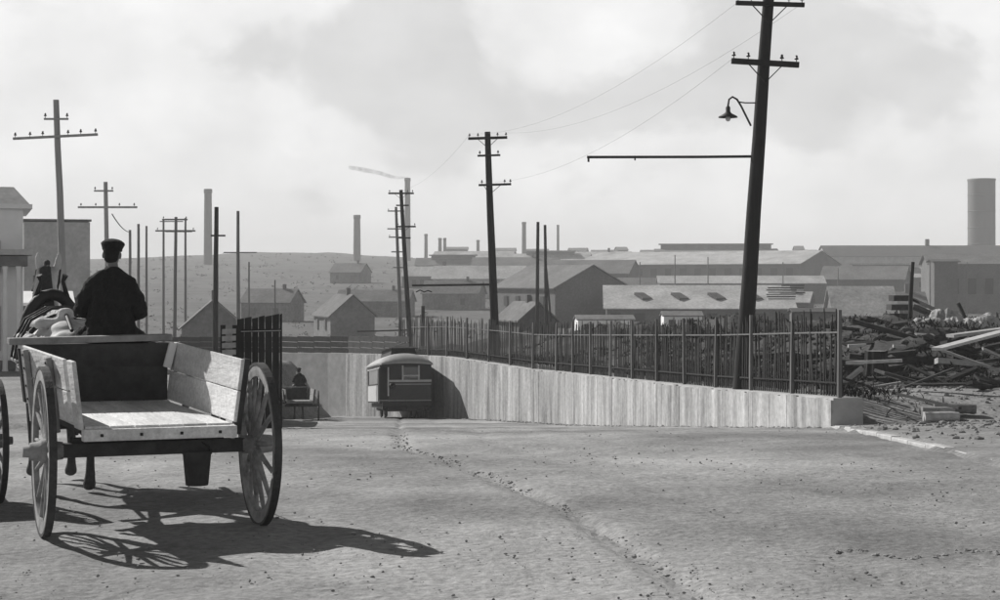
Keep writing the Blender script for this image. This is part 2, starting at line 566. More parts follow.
for r in range(len(rows) - 1):
    for c in range(NC - 1):
        k = r * NC + c
        rf.append((k, k + 1, k + NC + 1, k + NC))
me = bpy.data.meshes.new('road'); me.from_pydata(rv, [], rf)
me.polygons.foreach_set('use_smooth', [True] * len(rf))
road = put('road', me, 'dirt_road')
tag(road, 'wide dusty dirt street that drops into the walled cutting', None, kind='structure')

# kerb line on the right
mb = MB()
yy = np.arange(8, 36.6, 1.22)
kerb = thing('kerb', 'pale low kerb along the right side of the street', 'kerb', (0, 0, 0))
kerb['kind'] = 'structure'; del kerb['category']
for y0 in yy:
    y1 = y0 + 1.2
    x0, x1 = float(kerb_x(y0)), float(kerb_x(y1))
    z0, z1 = float(road_z(y0)), float(road_z(y1))
    dz = random.uniform(-0.02, 0.015)
    m_ = MB().hexa([(x0, y0, z0 - .2), (x0 + .16, y0, z0 - .2), (x1 + .16, y1, z1 - .2), (x1, y1, z1 - .2),
                    (x0, y0, z0 + .07 + dz), (x0 + .16, y0, z0 + .07 + dz), (x1 + .16, y1, z1 + .07 + dz), (x1, y1, z1 + .07 + dz)])
    m_.build('kerb_stone', 'kerb', kerb, bevel=0.015)

# stones and clods on the street, one uncountable scatter
_b = bmesh.new(); bmesh.ops.create_icosphere(_b, subdivisions=1, radius=1.0)
ICO1 = ([v.co[:] for v in _b.verts], [tuple(v.index for v in f.verts) for f in _b.faces]); _b.free()
def scatter(name, n, fn, m, label, size=(0.008, 0.035)):
    vs = []; fs = []; pr = random.Random(hash(name) % 1000 if False else 5)
    octv, octf = ICO1
    for _ in range(n):
        q = fn(pr)
        if q is None: continue
        x, y, z = q
        s = size[0] + (size[1] - size[0]) * pr.random() ** 3
        a = pr.random() * 6.28; ca, sa = math.cos(a), math.sin(a)
        sx, sy, sz = s * pr.uniform(.7, 1.4), s * pr.uniform(.7, 1.3), s * pr.uniform(.4, .9)
        o = len(vs)
        for p in octv:
            j = [pr.uniform(-.18, .18) for _ in range(3)]
            X, Y, Z = (p[0] + j[0]) * sx, (p[1] + j[1]) * sy, (p[2] + j[2]) * sz
            vs.append((x + ca * X - sa * Y, y + sa * X + ca * Y, z + Z * 1.0 + sz * .15))
        fs += [tuple(i + o for i in f) for f in octf]
    me = bpy.data.meshes.new(name); me.from_pydata(vs, [], fs)
    return tag(put(name, me, m), label, None, kind='stuff')
def on_street(p):
    d = 11.5 + (34 - 11.5) * p.random() ** 1.4
    x = p.uniform(-0.33, 0.31) * d
    if x > kerb_x(d) or vnoise(x * .6, d * .35) < p.random() * 0.75: return None
    return x, d, float(road_z(d))
scatter('gravel', 3800, on_street, 'stone', 'loose gravel and small clods strewn over the dirt street', (0.004, 0.017))
def on_rut(p):
    d = p.uniform(12, 30)
    x = float(np.interp(d, [0, 15, 26, 81], [3.2, 0.9, -1.5, -4.7])) + p.gauss(0, 0.09)
    if vnoise(d * 1.1, d * 0 + .5) < 0.35: return None
    return x, d, float(road_z(d)) - 0.01
scatter('rut_clods', 260, on_rut, 'stone', 'line of dark clods along the wheel rut in the street', (0.008, 0.024))
def on_rut2(p):
    px = p.uniform(835, 1000); y = 555 + 4 * math.sin(px * .05)
    d = F * EYE / (y - HOR) + p.gauss(0, .05)
    return (px - 500) * d / F, d, 0.0
scatter('track_clods', 80, on_rut2, 'stone', 'short line of clods in the near right street', (0.012, 0.03))
def at_foot(p):
    y = 37 + 45 * p.random() ** 1.2
    x = float(np.interp(y, [q[1] for q in PR], [q[0] for q in PR])) - abs(p.gauss(0, .22)) - .03
    return x, y, float(road_z(y))
scatter('wall_foot_dirt', 1500, at_foot, 'stone', 'crumbled dirt lying along the foot of the retaining wall', (0.015, 0.07))
def on_waste(p):
    y = 22 + 30 * p.random() ** .45; x = p.uniform(6.4, 0.30 * y + 1)
    if x < kerb_x(min(y, 37)) + .2 or (y > 36 and x < 8.2): return None
    return x, y, gz(x, y)
scatter('rubble', 2600, on_waste, 'stone', 'broken rubble scattered on the waste ground at right', (0.012, 0.075))

_bg = np.random.default_rng(5)
_by = _bg.uniform(46, 80, 9000); _bx = _bg.uniform(-3, 26, 9000)
_bz = ground_z(_bx, _by)
_bd, _ = seg_dist(_bx, _by, PR)
_ok = [(x, y, z) for x, y, z, d, n in zip(_bx, _by, _bz, _bd, vnoise(_bx * .8, _by * .8)) if d > 3 and x < .31 * y + 1 and z > -2.5 and n > .35]
_it = iter(_ok)
scatter('cinder_clods', len(_ok), lambda p: next(_it), 'clod', 'dark clods and cinders heaped over the bank behind the fence', (0.03, 0.22))

# ------------------------------------------------------------------ retaining wall on the right
def path_frames(P, step):
    pts = resample(P, step)
    out = []
    for a, b in zip(pts[:-1], pts[1:]):
        t = (b - a).normalized()
        out.append((a, b, t, Vector((t.y, -t.x))))     # normal to the right of travel
    return out
unit = MB().box((0, 0, 0.5), (1, 1, 1)).mesh('board')
unit.materials.append(MATS['wall_board'])
wall = thing('retaining_wall', 'pale streaked board-faced retaining wall along the right of the sunken road', 'wall', (7.1, 37, -1))
wfr = path_frames(PR[:6], 0.32)
for a, b, t, n in wfr:
    m_ = (a + b) / 2
    rzv = float(road_z(m_.y)) - 0.3; tz = float(top_z(m_.y))
    o = bpy.data.objects.new('board', unit); C.objects.link(o); o.parent = wall
    th = 0.06
    dep = random.uniform(-0.006, 0.006)
    o.location = Vector((m_.x + n.x * (0.03 + dep), m_.y + n.y * (0.03 + dep), rzv)) - wall.location
    o.rotation_euler = (0, 0, math.atan2(t.y, t.x))
    o.scale = (0.319 - random.uniform(0, 0.005), th, tz - rzv - 0.02 + random.uniform(-.05, .01))
    # body behind the boards
core = MB()
for (a, b, t, n) in path_frames(PR, 2.0):
    za, zb = float(top_z(a.y)) - .01, float(top_z(b.y)) - .01
    ra, rb = float(road_z(a.y)) - .8, float(road_z(b.y)) - .8
    pa = [Vector((a.x + n.x * k, a.y + n.y * k)) for k in (0.055, 0.72)]
    pb = [Vector((b.x + n.x * k, b.y + n.y * k)) for k in (0.055, 0.72)]
    core.hexa([(pa[0].x, pa[0].y, ra), (pa[1].x, pa[1].y, ra), (pb[1].x, pb[1].y, rb), (pb[0].x, pb[0].y, rb),
               (pa[0].x, pa[0].y, za), (pa[1].x, pa[1].y, za), (pb[1].x, pb[1].y, zb), (pb[0].x, pb[0].y, zb)])
for k in range(len(core.v)):
    core.v[k] = tuple(Vector(core.v[k]) - wall.location)
core.build('backing', 'concrete', wall)

# dark parapet on the curved far end of the wall
par = thing('parapet', 'low dark plank parapet on top of the far curved wall', 'parapet', (-9, 96, -2))
for (a, b, t, n) in path_frames(PR[4:], 1.5):
    m_ = (a + b) / 2
    for k, zo in enumerate((0.14, 0.46, 0.78)):
        o = MB().box((0, 0, 0), (1.49, 0.05, 0.28)).build('plank', 'parapet', par)
        o.location = Vector((m_.x + n.x * .3, m_.y + n.y * .3, float(top_z(m_.y)) + zo)) - par.location
        o.rotation_euler = (0, 0, math.atan2(t.y, t.x))

# ------------------------------------------------------------------ picket fence on the wall
fence = thing('picket_fence', 'long dark picket fence along the top of the pale retaining wall', 'fence', (7.3, 37, -0.34))
fl = fence.location
def fence_pt(p, n, k=0.33):
    return Vector((p.x + n.x * k, p.y + n.y * k, float(top_z(p.y))))
FP = [(7.07, 37.18)] + PR[1:5] + [(-5.7, 90.0)]
pk = MB()
pk.hexa([(-.026, -.011, 0), (.026, -.011, 0), (.026, .011, 0), (-.026, .011, 0),
         (-.024, -.011, 1.70), (.024, -.011, 1.70), (.024, .011, 1.70), (-.024, .011, 1.70)])
pk.hexa([(-.024, -.011, 1.70), (.024, -.011, 1.70), (.024, .011, 1.70), (-.024, .011, 1.70),
         (-.004, -.009, 1.82), (.004, -.009, 1.82), (.004, .009, 1.82), (-.004, .009, 1.82)])
pkm = pk.mesh('picket'); pkm.materials.append(MATS['picket'])
frs = path_frames(FP, 0.165)
rest = MB()
for k, (a, b, t, n) in enumerate(frs):
    p = fence_pt(a, n)
    sc = random.uniform(0.88, 1.07)
    rx, ry, rz_ = random.gauss(0, .02), random.gauss(0, .045), math.atan2(t.y, t.x)
    if random.random() < 0.03: continue
    if k < 300:
        o = bpy.data.objects.new('picket', pkm); C.objects.link(o); o.parent = fence
        o.location = p - fl; o.rotation_euler = (rx, ry, rz_); o.scale = (random.uniform(.8, 1.45), 1, sc)
    else:
        rest.add(pk.v, pk.f, Matrix.Translation(p - fl) @ Euler((rx, ry, rz_)).to_matrix().to_4x4() @ Matrix.Diagonal((1, 1, sc, 1)))
o = rest.build('far_pickets', 'picket', fence); o['kind'] = 'stuff'
pfr = path_frames(FP, 3.09)
pom = MB().hexa([(-.042, -.042, -.01), (.042, -.042, -.01), (.042, .042, -.01), (-.042, .042, -.01), (-.036, -.036, 1.88), (.036, -.036, 1.88), (.036, .036, 1.88), (-.036, .036, 1.88)]).mesh('post')
pom.materials.append(MATS['fence_post'])
for a, b, t, n in pfr:
    p = fence_pt(a, n, 0.26)
    o = bpy.data.objects.new('post', pom); C.objects.link(o); o.parent = fence
    o.location = p - fl; o.rotation_euler = (random.gauss(0, .01), random.gauss(0, .01), math.atan2(t.y, t.x))
    q = fence_pt(b, n, 0.29); p2 = fence_pt(a, n, 0.29)
    for h in (0.30, 1.40):
        d_ = q - p2
        o = MB().tube([p2 + Vector((0, 0, h)) - fl, q + Vector((0, 0, h)) - fl], 0.024, 4, smooth=False).build('rail', 'fence_rail' if h > 1 else 'picket', fence)

# ------------------------------------------------------------------ left retaining wall with tall board fence
lw = thing('low_wall', 'shaded earth-faced wall under the tall black board fence on the left', 'wall', (-5.4, 37, -1))
mb = MB()
for (a, b, t, n) in path_frames(PL[:3], 2.0):
    za, zb = -0.97 - (a.y - 38) * .0125, -0.97 - (b.y - 38) * .0125
    ra, rb = float(road_z(a.y)) - .8, float(road_z(b.y)) - .8
    pa = [Vector((a.x + n.x * k, a.y + n.y * k)) for k in (-0.6, -0.0)]
    pb = [Vector((b.x + n.x * k, b.y + n.y * k)) for k in (-0.6, -0.0)]
    mb.hexa([(pa[0].x, pa[0].y, ra), (pa[1].x, pa[1].y, ra), (pb[1].x, pb[1].y, rb), (pb[0].x, pb[0].y, rb),
             (pa[0].x, pa[0].y, za), (pa[1].x, pa[1].y, za), (pb[1].x, pb[1].y, zb), (pb[0].x, pb[0].y, zb)])
mb.v = [tuple(Vector(p) - lw.location) for p in mb.v]
mb.build('masonry', 'concrete', lw)

bf = thing('board_fence', 'tall black vertical board fence behind the cart wheel', 'fence', W(260, 420, 38.0))
px = 237.0
while px < 282:
    w = random.uniform(6.0, 7.6)
    d = 38.2
    top = 319.5 - (px - 237) * 0.10 + random.uniform(-1.5, 1.5)
    if px > 259 and px < 262: px += 1.0
    p0 = W(px, 0, d); p1 = W(min(px + w - 0.6, 282), 0, d)
    zt = W(0, top, d).z; zb = gz(p0.x, d) - .2
    o = MB().hexa([(p0.x, d, zb), (p1.x, d, zb), (p1.x, d + .03, zb), (p0.x, d + .03, zb),
                   (p0.x, d, zt), (p1.x, d, zt + .03), (p1.x, d + .03, zt + .03), (p0.x, d + .03, zt)])
    o.v = [tuple(Vector(q) - bf.location) for q in o.v]
    o.build('board', 'board_black', bf)
    px += w
for y_ in (331, 400):
    a = W(236, y_, 38.26); b = W(282, y_ - 1, 38.26)
    MB().tube([a - bf.location, b - bf.location], 0.05, 4, smooth=False).build('rail', 'board_black', bf)
# thin pale strip added as the sunlit line along the rail
MB().tube([W(241, 331.5, 38.17) - bf.location, W(281, 330.5, 38.17) - bf.location], 0.012, 4, smooth=False).build('lit_strip', 'board_pale', bf)
fn = thing('slat_fence', 'short pale slat fence section beside the black boards', 'fence', W(228, 400, 37.6))
for k, y_ in enumerate((331, 338, 345, 352, 359)):
    a = W(222, y_ + .8, 37.7); b = W(236, y_, 37.9)
    mb = MB().hexa([(a.x, a.y, a.z - .055), (b.x, b.y, b.z - .055), (b.x, b.y + .03, b.z - .055), (a.x, a.y + .03, a.z - .055),
                    (a.x, a.y, a.z + .055), (b.x, b.y, b.z + .055), (b.x, b.y + .03, b.z + .055), (a.x, a.y + .03, a.z + .055)])
    mb.v = [tuple(Vector(q) - fn.location) for q in mb.v]
    mb.build('slat', 'board_pale', fn)
for x_ in (223, 235):
    a = W(x_, 325, 37.95)
    zb = gz(a.x, 37.9) - .2
    MB().box(Vector((a.x, a.y, (a.z + zb) / 2)) - fn.location, (.1, .1, a.z - zb)).build('post', 'board_black', fn)
# ------------------------------------------------------------------ utility poles
def pole(label, base, top, r0, r1, m, arms=(), group=None, name='utility_pole', n=10):
    """base/top world points; arms: (t from top in m, half-left, half-right, tilt, insulators, brace)"""
    base = Vector(base); top = Vector(top)
    t = thing(name, label, 'pole', base, 0, group)
    ax = (top - base); ln = ax.length; ax.normalize()
    pts = []; rs = []
    for k in range(7):
        f = k / 6
        wob = Vector((random.uniform(-.012, .012), 0, 0)) if 0 < k < 6 else Vector((0, 0, 0))
        pts.append((top - base) * f + wob); rs.append(r0 + (r1 - r0) * f)
    pts = [Vector((0, 0, -0.5)) - ax * 0.0] + pts[0:]; rs = [r0] + rs
    MB().tube(pts, rs, n).build('shaft', m, t)
    for (dn, hl, hr, tilt, ins, brace, th) in arms:
        c = (top - base) - ax * dn + Vector((0, -r1 - th * .5, 0))
        a = c + Vector((-hl, 0, hl * tilt)); b = c + Vector((hr, 0, -hr * tilt))
        arm = MB().tube([a, b], th * 0.7, 4, smooth=False).build('crossarm', m, t)
        for s in ins:
            f = (s + 1) / 2
            p = a.lerp(b, f)
            q = MB().lathe([(0.012, 0), (0.012, .07), (.05, .07), (.055, .10), (.03, .12), (.035, .16), (.02, .18), (0.001, .185)], 8,
                           Matrix.Translation(p + Vector((0, 0, th * .45))))
            q.build('insulator', 'insulator', t)
        if brace:
            for e, s in ((a, 0.55), (b, 0.55)):
                p = c.lerp(e, s)
                MB().tube([p, c + Vector((0, 0, -brace)) - ax * 0.0], 0.018, 4).build('brace', 'iron', t)
    return t

# big leaning pole behind the fence, with lamp and trolley bracket
pb = W(738, 384, 44.5); pb.z = gz(pb.x, pb.y)
p1 = pole('tall black leaning pole with lamp and long bracket, right of centre', pb, W(769.5, -14, 44.5), 0.235, 0.14, 'pole_dark',
          [(0.50, .86, .90, 0.03, (-.93, -.55, .55, .93), .5, .11), (2.02, .87, .86, 0.06, (-.93, -.5, .5, .93), .5, .14)], n=14)
def PP(px, py, d=44.5): return W(px, py, d) - p1.location
MB().tube([PP(757, 156.5), PP(700, 157), PP(587, 157.2)], 0.035, 6).build('trolley_bracket', 'iron', p1)
MB().tube([PP(588.5, 157), PP(588.5, 162)], 0.03, 6).build('bracket_end', 'iron', p1)
MB().tube([PP(635, 157), PP(635, 160.5)], 0.022, 6).build('bracket_clip', 'iron', p1)
lam = thing('street_lamp', 'gooseneck street lamp with shallow shade on the tall pole', 'lamp', W(752, 122, 44.3))
def LP(px, py): return W(px, py, 44.3) - lam.location
MB().tube([LP(756, 103), LP(745, 103), LP(738, 102)], 0.018, 5).build('stay', 'iron', lam)
cur = [LP(751, 126), LP(746, 116), LP(741, 106), LP(737, 99.5), LP(732.5, 97), LP(729, 99.5), LP(728, 106)]
MB().tube(cur, 0.026, 6).build('gooseneck', 'iron', lam)
c = LP(728, 106)
MB().lathe([(.03, .0), (.06, -.04), (.06, -.14), (.09, -.19), (.24, -.27), (.25, -.30), (.22, -.29), (.06, -.22)], 16, Matrix.Translation(c)).build('shade', 'iron', lam)
mat('bulb', 0.5, 0.05, 2, 0.2, 0)
MB().lathe([(.03, -.2), (.06, -.28), (.07, -.34), (.04, -.39), (0.001, -.4)], 12, Matrix.Translation(c)).build('bulb', 'bulb', lam)

# second pole
pb = W(496, 362, 79.5); pb.z = gz(pb.x + .5, pb.y) - .1
p2 = pole('second black pole with three crossarms, standing behind the fence near the streetcar', pb, W(487.5, 132, 79.5), 0.22, 0.14, 'pole_dark',
          [(0.30, .90, .90, -0.03, (-.93, -.5, .5, .93), .45, .12), (1.1, .5, .55, -.03, (-.8, .8), 0, .09), (2.45, .5, 1.0, -.03, (-.8, .6, .95), .45, .1)])
MB().tube([W(491, 284.5, 79.5) - p2.location, W(412, 285.5, 79.5) - p2.location], 0.05, 6).build('trolley_bracket', 'iron', p2)
mb = MB()
pts = [W(416, 292, 79.5), W(420, 290, 79.5), W(424, 292, 79.5), W(428, 290.5, 79.5), W(432, 292, 79.5)]
MB().tube([p - p2.location for p in pts], 0.03, 5).build('hanger', 'iron', p2)
# third and fourth
pb = W(411, 345, 122); pb.z = -3.6
p3 = pole('leaning grey pole with stacked crossarms left of the black centre pole', pb, W(401, 190, 122), 0.2, 0.13, 'pole_dark',
          [(0.25, .9, .9, 0, (-.9, 0.5, .9), .4, .12), (1.1, .4, .5, 0, (), 0, .1), (2.6, .5, .9, 0, (-.8, .9), .4, .12), (3.4, .35, .5, 0, (), 0, .1)])
MB().tube([W(408, 330, 122) - p3.location, W(357, 331.5, 122) - p3.location], 0.055, 6).build('trolley_bracket', 'iron', p3)
pb = W(402, 345, 165); pb.z = -5.5
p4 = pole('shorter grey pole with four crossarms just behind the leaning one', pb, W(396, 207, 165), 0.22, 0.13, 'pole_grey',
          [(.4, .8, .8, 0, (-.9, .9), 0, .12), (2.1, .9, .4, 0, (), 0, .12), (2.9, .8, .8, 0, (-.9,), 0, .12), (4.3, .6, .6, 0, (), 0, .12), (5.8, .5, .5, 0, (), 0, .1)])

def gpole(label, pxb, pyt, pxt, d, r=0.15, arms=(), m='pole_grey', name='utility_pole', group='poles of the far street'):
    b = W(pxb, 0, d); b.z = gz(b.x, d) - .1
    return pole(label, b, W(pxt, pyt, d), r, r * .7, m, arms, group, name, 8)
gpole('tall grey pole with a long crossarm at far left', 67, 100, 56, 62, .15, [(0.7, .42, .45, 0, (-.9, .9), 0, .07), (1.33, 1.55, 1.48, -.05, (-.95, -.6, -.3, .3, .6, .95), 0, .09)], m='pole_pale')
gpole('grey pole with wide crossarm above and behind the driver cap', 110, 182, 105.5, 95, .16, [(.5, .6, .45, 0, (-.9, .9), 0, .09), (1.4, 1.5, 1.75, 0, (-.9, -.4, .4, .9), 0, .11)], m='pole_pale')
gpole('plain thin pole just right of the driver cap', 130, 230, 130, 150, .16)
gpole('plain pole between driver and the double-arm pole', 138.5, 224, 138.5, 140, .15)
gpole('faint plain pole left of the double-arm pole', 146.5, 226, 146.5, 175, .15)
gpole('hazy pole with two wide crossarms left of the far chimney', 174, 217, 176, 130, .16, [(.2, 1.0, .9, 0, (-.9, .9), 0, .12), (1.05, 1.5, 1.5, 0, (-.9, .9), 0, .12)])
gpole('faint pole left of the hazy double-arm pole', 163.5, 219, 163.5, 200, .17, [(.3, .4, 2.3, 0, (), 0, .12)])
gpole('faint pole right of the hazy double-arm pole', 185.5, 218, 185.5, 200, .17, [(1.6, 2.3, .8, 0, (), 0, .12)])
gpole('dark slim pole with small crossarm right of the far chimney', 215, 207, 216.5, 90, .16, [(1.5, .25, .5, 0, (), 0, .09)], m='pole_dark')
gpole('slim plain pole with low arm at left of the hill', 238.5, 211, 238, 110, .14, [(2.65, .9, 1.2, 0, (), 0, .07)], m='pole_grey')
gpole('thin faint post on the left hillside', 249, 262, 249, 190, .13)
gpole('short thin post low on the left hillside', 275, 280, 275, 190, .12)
gpole('slim dark twin pole left of the propped one', 536.5, 222, 538, 150, .2, m='pole_dark')
pp = gpole('slim dark twin pole with a leaning prop', 547, 225, 545, 150, .18, m='pole_dark')
MB().tube([W(546, 266, 150) - pp.location, W(551, 322, 150) - pp.location], .1, 6).build('prop', 'pole_dark', pp)
gpole('dark thick post beside the streetcar pole foot', 422.5, 306, 423, 118, .18, m='pole_dark', name='post')
gpole('dark leaning post on the waste ground by the lumber stack', 909, 262, 913, 64, .09, m='pole_dark', name='post')
for i_, (x_, t_) in enumerate(((675, 255), (708, 257), (640, 262), (930, 262), (967, 262), (838, 268), (575, 276), (783, 262))):
    gpole(['thin mast before the long shed, left of the big pole', 'thin mast in front of the long shed, touching the big pole', 'small thin mast before the shed wall',
           'thin hazy mast at the right edge buildings', 'thin hazy mast under the big tank', 'thin mast right of the shed gable',
           'thin mast by the dark gable house', 'thin mast near the right end of the shed'][i_], x_, t_, x_, 330, .14, group='thin masts in the works yard', name='mast')

# overhead wires between the near poles
def wire(a, b, sag, label, r=0.003):
    pts = []
    for k in range(17):
        f = k / 16
        p = Vector(a).lerp(Vector(b), f); p.z -= sag * 4 * f * (1 - f); pts.append(p)
    tag(MB().tube(pts, r, 4).build('overhead_wire', 'iron'), label, 'wire', 'overhead wires')
wire(W(737, 3, 44.3), W(470, 134, 79.3), .9, 'thin wire from the left end of the top crossarm to the second pole')
wire(W(731, 60, 44.3), W(478, 182, 79.3), .9, 'thin wire from the lower crossarm of the tall pole to the second pole')
wire(W(803, 3, 44.3), W(506, 133, 79.3), .9, 'thin wire from the right end of the top crossarm to the second pole')
wire(W(470, 134, 79.3), W(389, 191, 121.8), .8, 'thin wire between the second and the leaning third pole')
wire(W(112, 214, 95), W(131, 232, 150), .3, 'sloping wire just right of the driver cap', 0.03)

# ------------------------------------------------------------------ buildings
def shed(name, label, px, d, Ln, Wd, rot, he, hr, mw, mr, cat='building', group=None, z=None, windows=(), over=0.5, chim=None, monitor=None, skylights=0, hips=False):
    """near corner marker: px,d is the middle of the front long side. Local x along ridge, y depth"""
    p = W(px, 0, d)
    t = thing(name, label, cat, (p.x, p.y, gz(p.x, p.y) if z is None else z), R(rot), group)
    a, b = -Ln / 2, Ln / 2
    mb = MB()
    vs = [(a, 0, -3), (b, 0, -3), (b, Wd, -3), (a, Wd, -3), (a, 0, he), (b, 0, he), (b, Wd, he), (a, Wd, he), (a, Wd / 2, hr), (b, Wd / 2, hr)]
    fs = [(0, 1, 5, 4), (2, 3, 7, 6), (1, 2, 6, 9, 5), (3, 0, 4, 8, 7), (4, 5, 9, 8), (6, 7, 8, 9), (3, 2, 1, 0)]
    mb.add(vs, fs); mb.build('wall', mw, t)
    th = max(0.15, over * .3)
    sl = (hr - he) / (Wd / 2)
    rf = None
    for s in (0, 1):
        y0 = -over if s == 0 else Wd + over
        z0 = he - over * sl
        q = [(a - over, y0, z0 + .05), (b + over, y0, z0 + .05), (b + over, Wd / 2, hr + .05), (a - over, Wd / 2, hr + .05)]
        q2 = [(x, y, z + th) for x, y, z in q]
        rf0 = MB().hexa(q + q2).build('roof', mr, t)
        rf = rf or rf0
    for (x, z, w, h, m) in windows:
        MB().box((x * Ln / 2, -0.06, z), (w, .2, h)).build('window' if m != 'door' else 'door', 'opening' if m in ('w', 'door') else m, t)
    if chim:
        for cx, ch, cw in chim:
            MB().box((cx * Ln / 2, Wd / 2, hr + ch / 2), (cw, cw, ch)).build('chimney', 'brick_stack', t)
    if monitor:
        ml, mw2, mh = monitor
        MB().box((0, Wd / 2, hr + mh / 2 - .3), (ml, mw2, mh)).build('roof_monitor', mw, t)
        MB().box((0, Wd / 2, hr + mh - .1), (ml + 1.5, mw2 + 1.5, .4)).build('monitor_roof', mr, t)
    for k in range(skylights):
        f = (k + .5) / skylights - .5
        yy = Wd * .22
        MB().box((f * Ln * .8, yy, he + sl * yy + .35), (1.6, 2.6, .35), rot=(math.atan(sl), 0, 0.5)).build('skylight', 'roof_dark', t)
    return t
def stack(label, px, top, wpx, d, group='factory chimneys on the skyline', base=None):
    p = W(px, 0, d); z0 = gz(p.x, d); zt = W(0, top, d).z
    r = wpx * d / F / 2
    t = thing('chimney_stack', label, 'chimney', (p.x, d, z0), 0, group)
    h = zt - z0
    MB().lathe([(r * 1.18, -3), (r * 1.12, h * .3), (r * 1.0, h - r * 1.2)], 14).build('shaft', 'brick_stack', t)
    MB().lathe([(r * .96, h - r * 1.21), (r * 1.14, h - r * 1.1), (r * 1.14, h - .2), (r * .95, h), (r * .6, h), (r * .6, h - 1.5)], 14).build('crown', 'brick_stack', t)
    return t
# works on the right
shed('long_shed', 'long factory shed with pale roof and dark gable end behind the tall pole', 683, 540, 77, 36, -31, 5.0, 9.2, 'wall_dark', 'roof_pale', z=2.0,
     windows=[(f, 2.6, 2.2, 2.4, 'w') for f in np.linspace(-.92, .92, 15)])
shed('monitor_shed', 'low long roof with raised monitor on the skyline above the long shed', 716, 655, 46, 16, -6, 9.6, 10.6, 'wall_mid', 'roof_mid', z=3.4, monitor=(42, 5, 2.0))
shed('dark_roof_works', 'long works with dark roof and pale wall left of the big tank', 925, 620, 70, 22, 0, 9.6, 13.6, 'wall_light', 'roof_dark', z=1.0,
     windows=[(f, 4.0, 2.2, 3.0, 'wall_mid') for f in np.linspace(-.9, .9, 9)], chim=[(0.1, 2.5, 1.3)])
shed('hazy_works', 'hazy grey works building under the big tank at the right edge', 972, 350, 17, 12, -6, 9.0, 11.0, 'wall_mid', 'roof_mid', z=-3.6,
     windows=[(f, 4.5, 1.6, 3.2, 'w') for f in np.linspace(-.8, .8, 5)])
shed('dark_block', 'square dark shed in front of the hazy works', 946, 330, 4.4, 6, -4, 8.2, 8.6, 'wall_dark', 'roof_dark', z=-2.6)
shed('low_house', 'small hazy gabled house right of the big shed gable', 862, 420, 20, 10, -22, 3.2, 6.2, 'wall_dark', 'roof_mid', z=-.8)
shed('skylit_shed', 'broad pale low roof with small skylights just beyond the fence', 700, 250, 27, 20, -3, 3.4, 6.6, 'wall_dark', 'roof_pale', z=-5.4, skylights=4,
     windows=[(f, 2.0, 1.5, 1.5, 'w') for f in np.linspace(-.9, .9, 8)])
shed('strip_shed', 'narrow pale roof strip under the wall of the long shed', 742, 400, 38, 9, -2, 3.0, 4.6, 'wall_mid', 'roof_pale', z=-1.6)
shed('gable_shed', 'dark gabled shed with pale left roof near the slim twin poles', 524, 276, 22, 13, -65, 4.6, 8.0, 'wall_dark', 'roof_mid', z=-3.6, windows=[(f, 2.4, 1.4, 1.6, 'w') for f in (-.6, -.2, .2, .6)])
shed('shack', 'small dark gabled shack peeking over the fence right of the black centre pole', 508, 160, 6, 3.6, -70, 3.9, 5.4, 'wall_dark', 'roof_mid', z=-5.4, over=.3, chim=[(.2, .8, .4)])
shed('white_shed', 'bright white low shed front above the fence', 683, 225, 5.0, 4, 0, 3.4, 3.9, 'wall_white', 'roof_mid', z=-6.0, over=.2, windows=[(f, 2.4, .7, 1.2, 'w') for f in (-.6, 0, .6)])
shed('white_lean_to', 'pale long lean-to at the left end of the skylit shed', 606, 230, 7.5, 4, 4, 3.2, 3.7, 'wall_white', 'roof_mid', z=-6.4, over=.2, windows=[(f, 2.2, .7, 1.0, 'w') for f in (-.7, -.2, .4)])
shed('low_store', 'low flat store with thin dark roof beyond the fence end', 815, 175, 4.2, 4, -3, 3.4, 3.7, 'wall_mid', 'roof_dark', z=-4.6, over=.25)
shed('pale_roof_store', 'low wide pale-roofed store beyond the waste ground', 866, 215, 7.6, 9, -3, 2.0, 5.4, 'wall_mid', 'roof_pale', z=-4.2, over=.4)
shed('mid_shed', 'hazy shed with flat pale front between chimney cluster and twin poles', 478, 420, 22, 12, -4, 4.5, 7.5, 'wall_light', 'roof_pale', z=-2.0, windows=[(f, 2.4, 1.4, 1.6, 'w') for f in (-.7, -.35, 0, .35, .7)])
shed('yard_shed', 'hazy dark shed left of the long shed', 585, 470, 24, 14, -18, 5, 8.5, 'wall_dark', 'roof_mid', z=-1.0)
sky_blocks = [(457, 22, 247, 900, 'pale blocky mill house under the twin chimneys'), (488, 18, 252, 880, 'low mill roof right of the twin chimneys'),
              (505, 20, 248, 930, 'flat mill roof left of the slim chimney'), (536, 24, 249, 900, 'low roof between the two slim chimneys'),
              (577, 18, 248, 860, 'small block with pointed vent on the works skyline'), (603, 24, 250, 840, 'wide low block left of the monitor roof'),
              (623, 10, 247, 840, 'small square block left of the monitor roof'), (648, 12, 250, 800, 'tiny block touching the monitor roof'),
              (810, 20, 250, 820, 'low block right of the tall pole on the skyline'), (800, 8, 246, 850, 'tiny tower block on the skyline right of the tall pole'),
              (560, 14, 252, 880, 'low roof under the right slim chimney')]
for px_, w_, top_, d_, lab in sky_blocks:
    p = W(px_, 0, d_); z0 = gz(p.x, d_); h = W(0, top_, d_).z - z0
    shed('mill_block', lab, px_, d_, w_ * d_ / F, 14, random.uniform(-8, 4), h * .86, h, random.choice(['wall_mid', 'wall_dark']), 'roof_mid', over=.4, group='mill blocks on the skyline',
         windows=[(f, h * .5, 1.4, 2.0, 'w') for f in (-.6, 0, .6)])

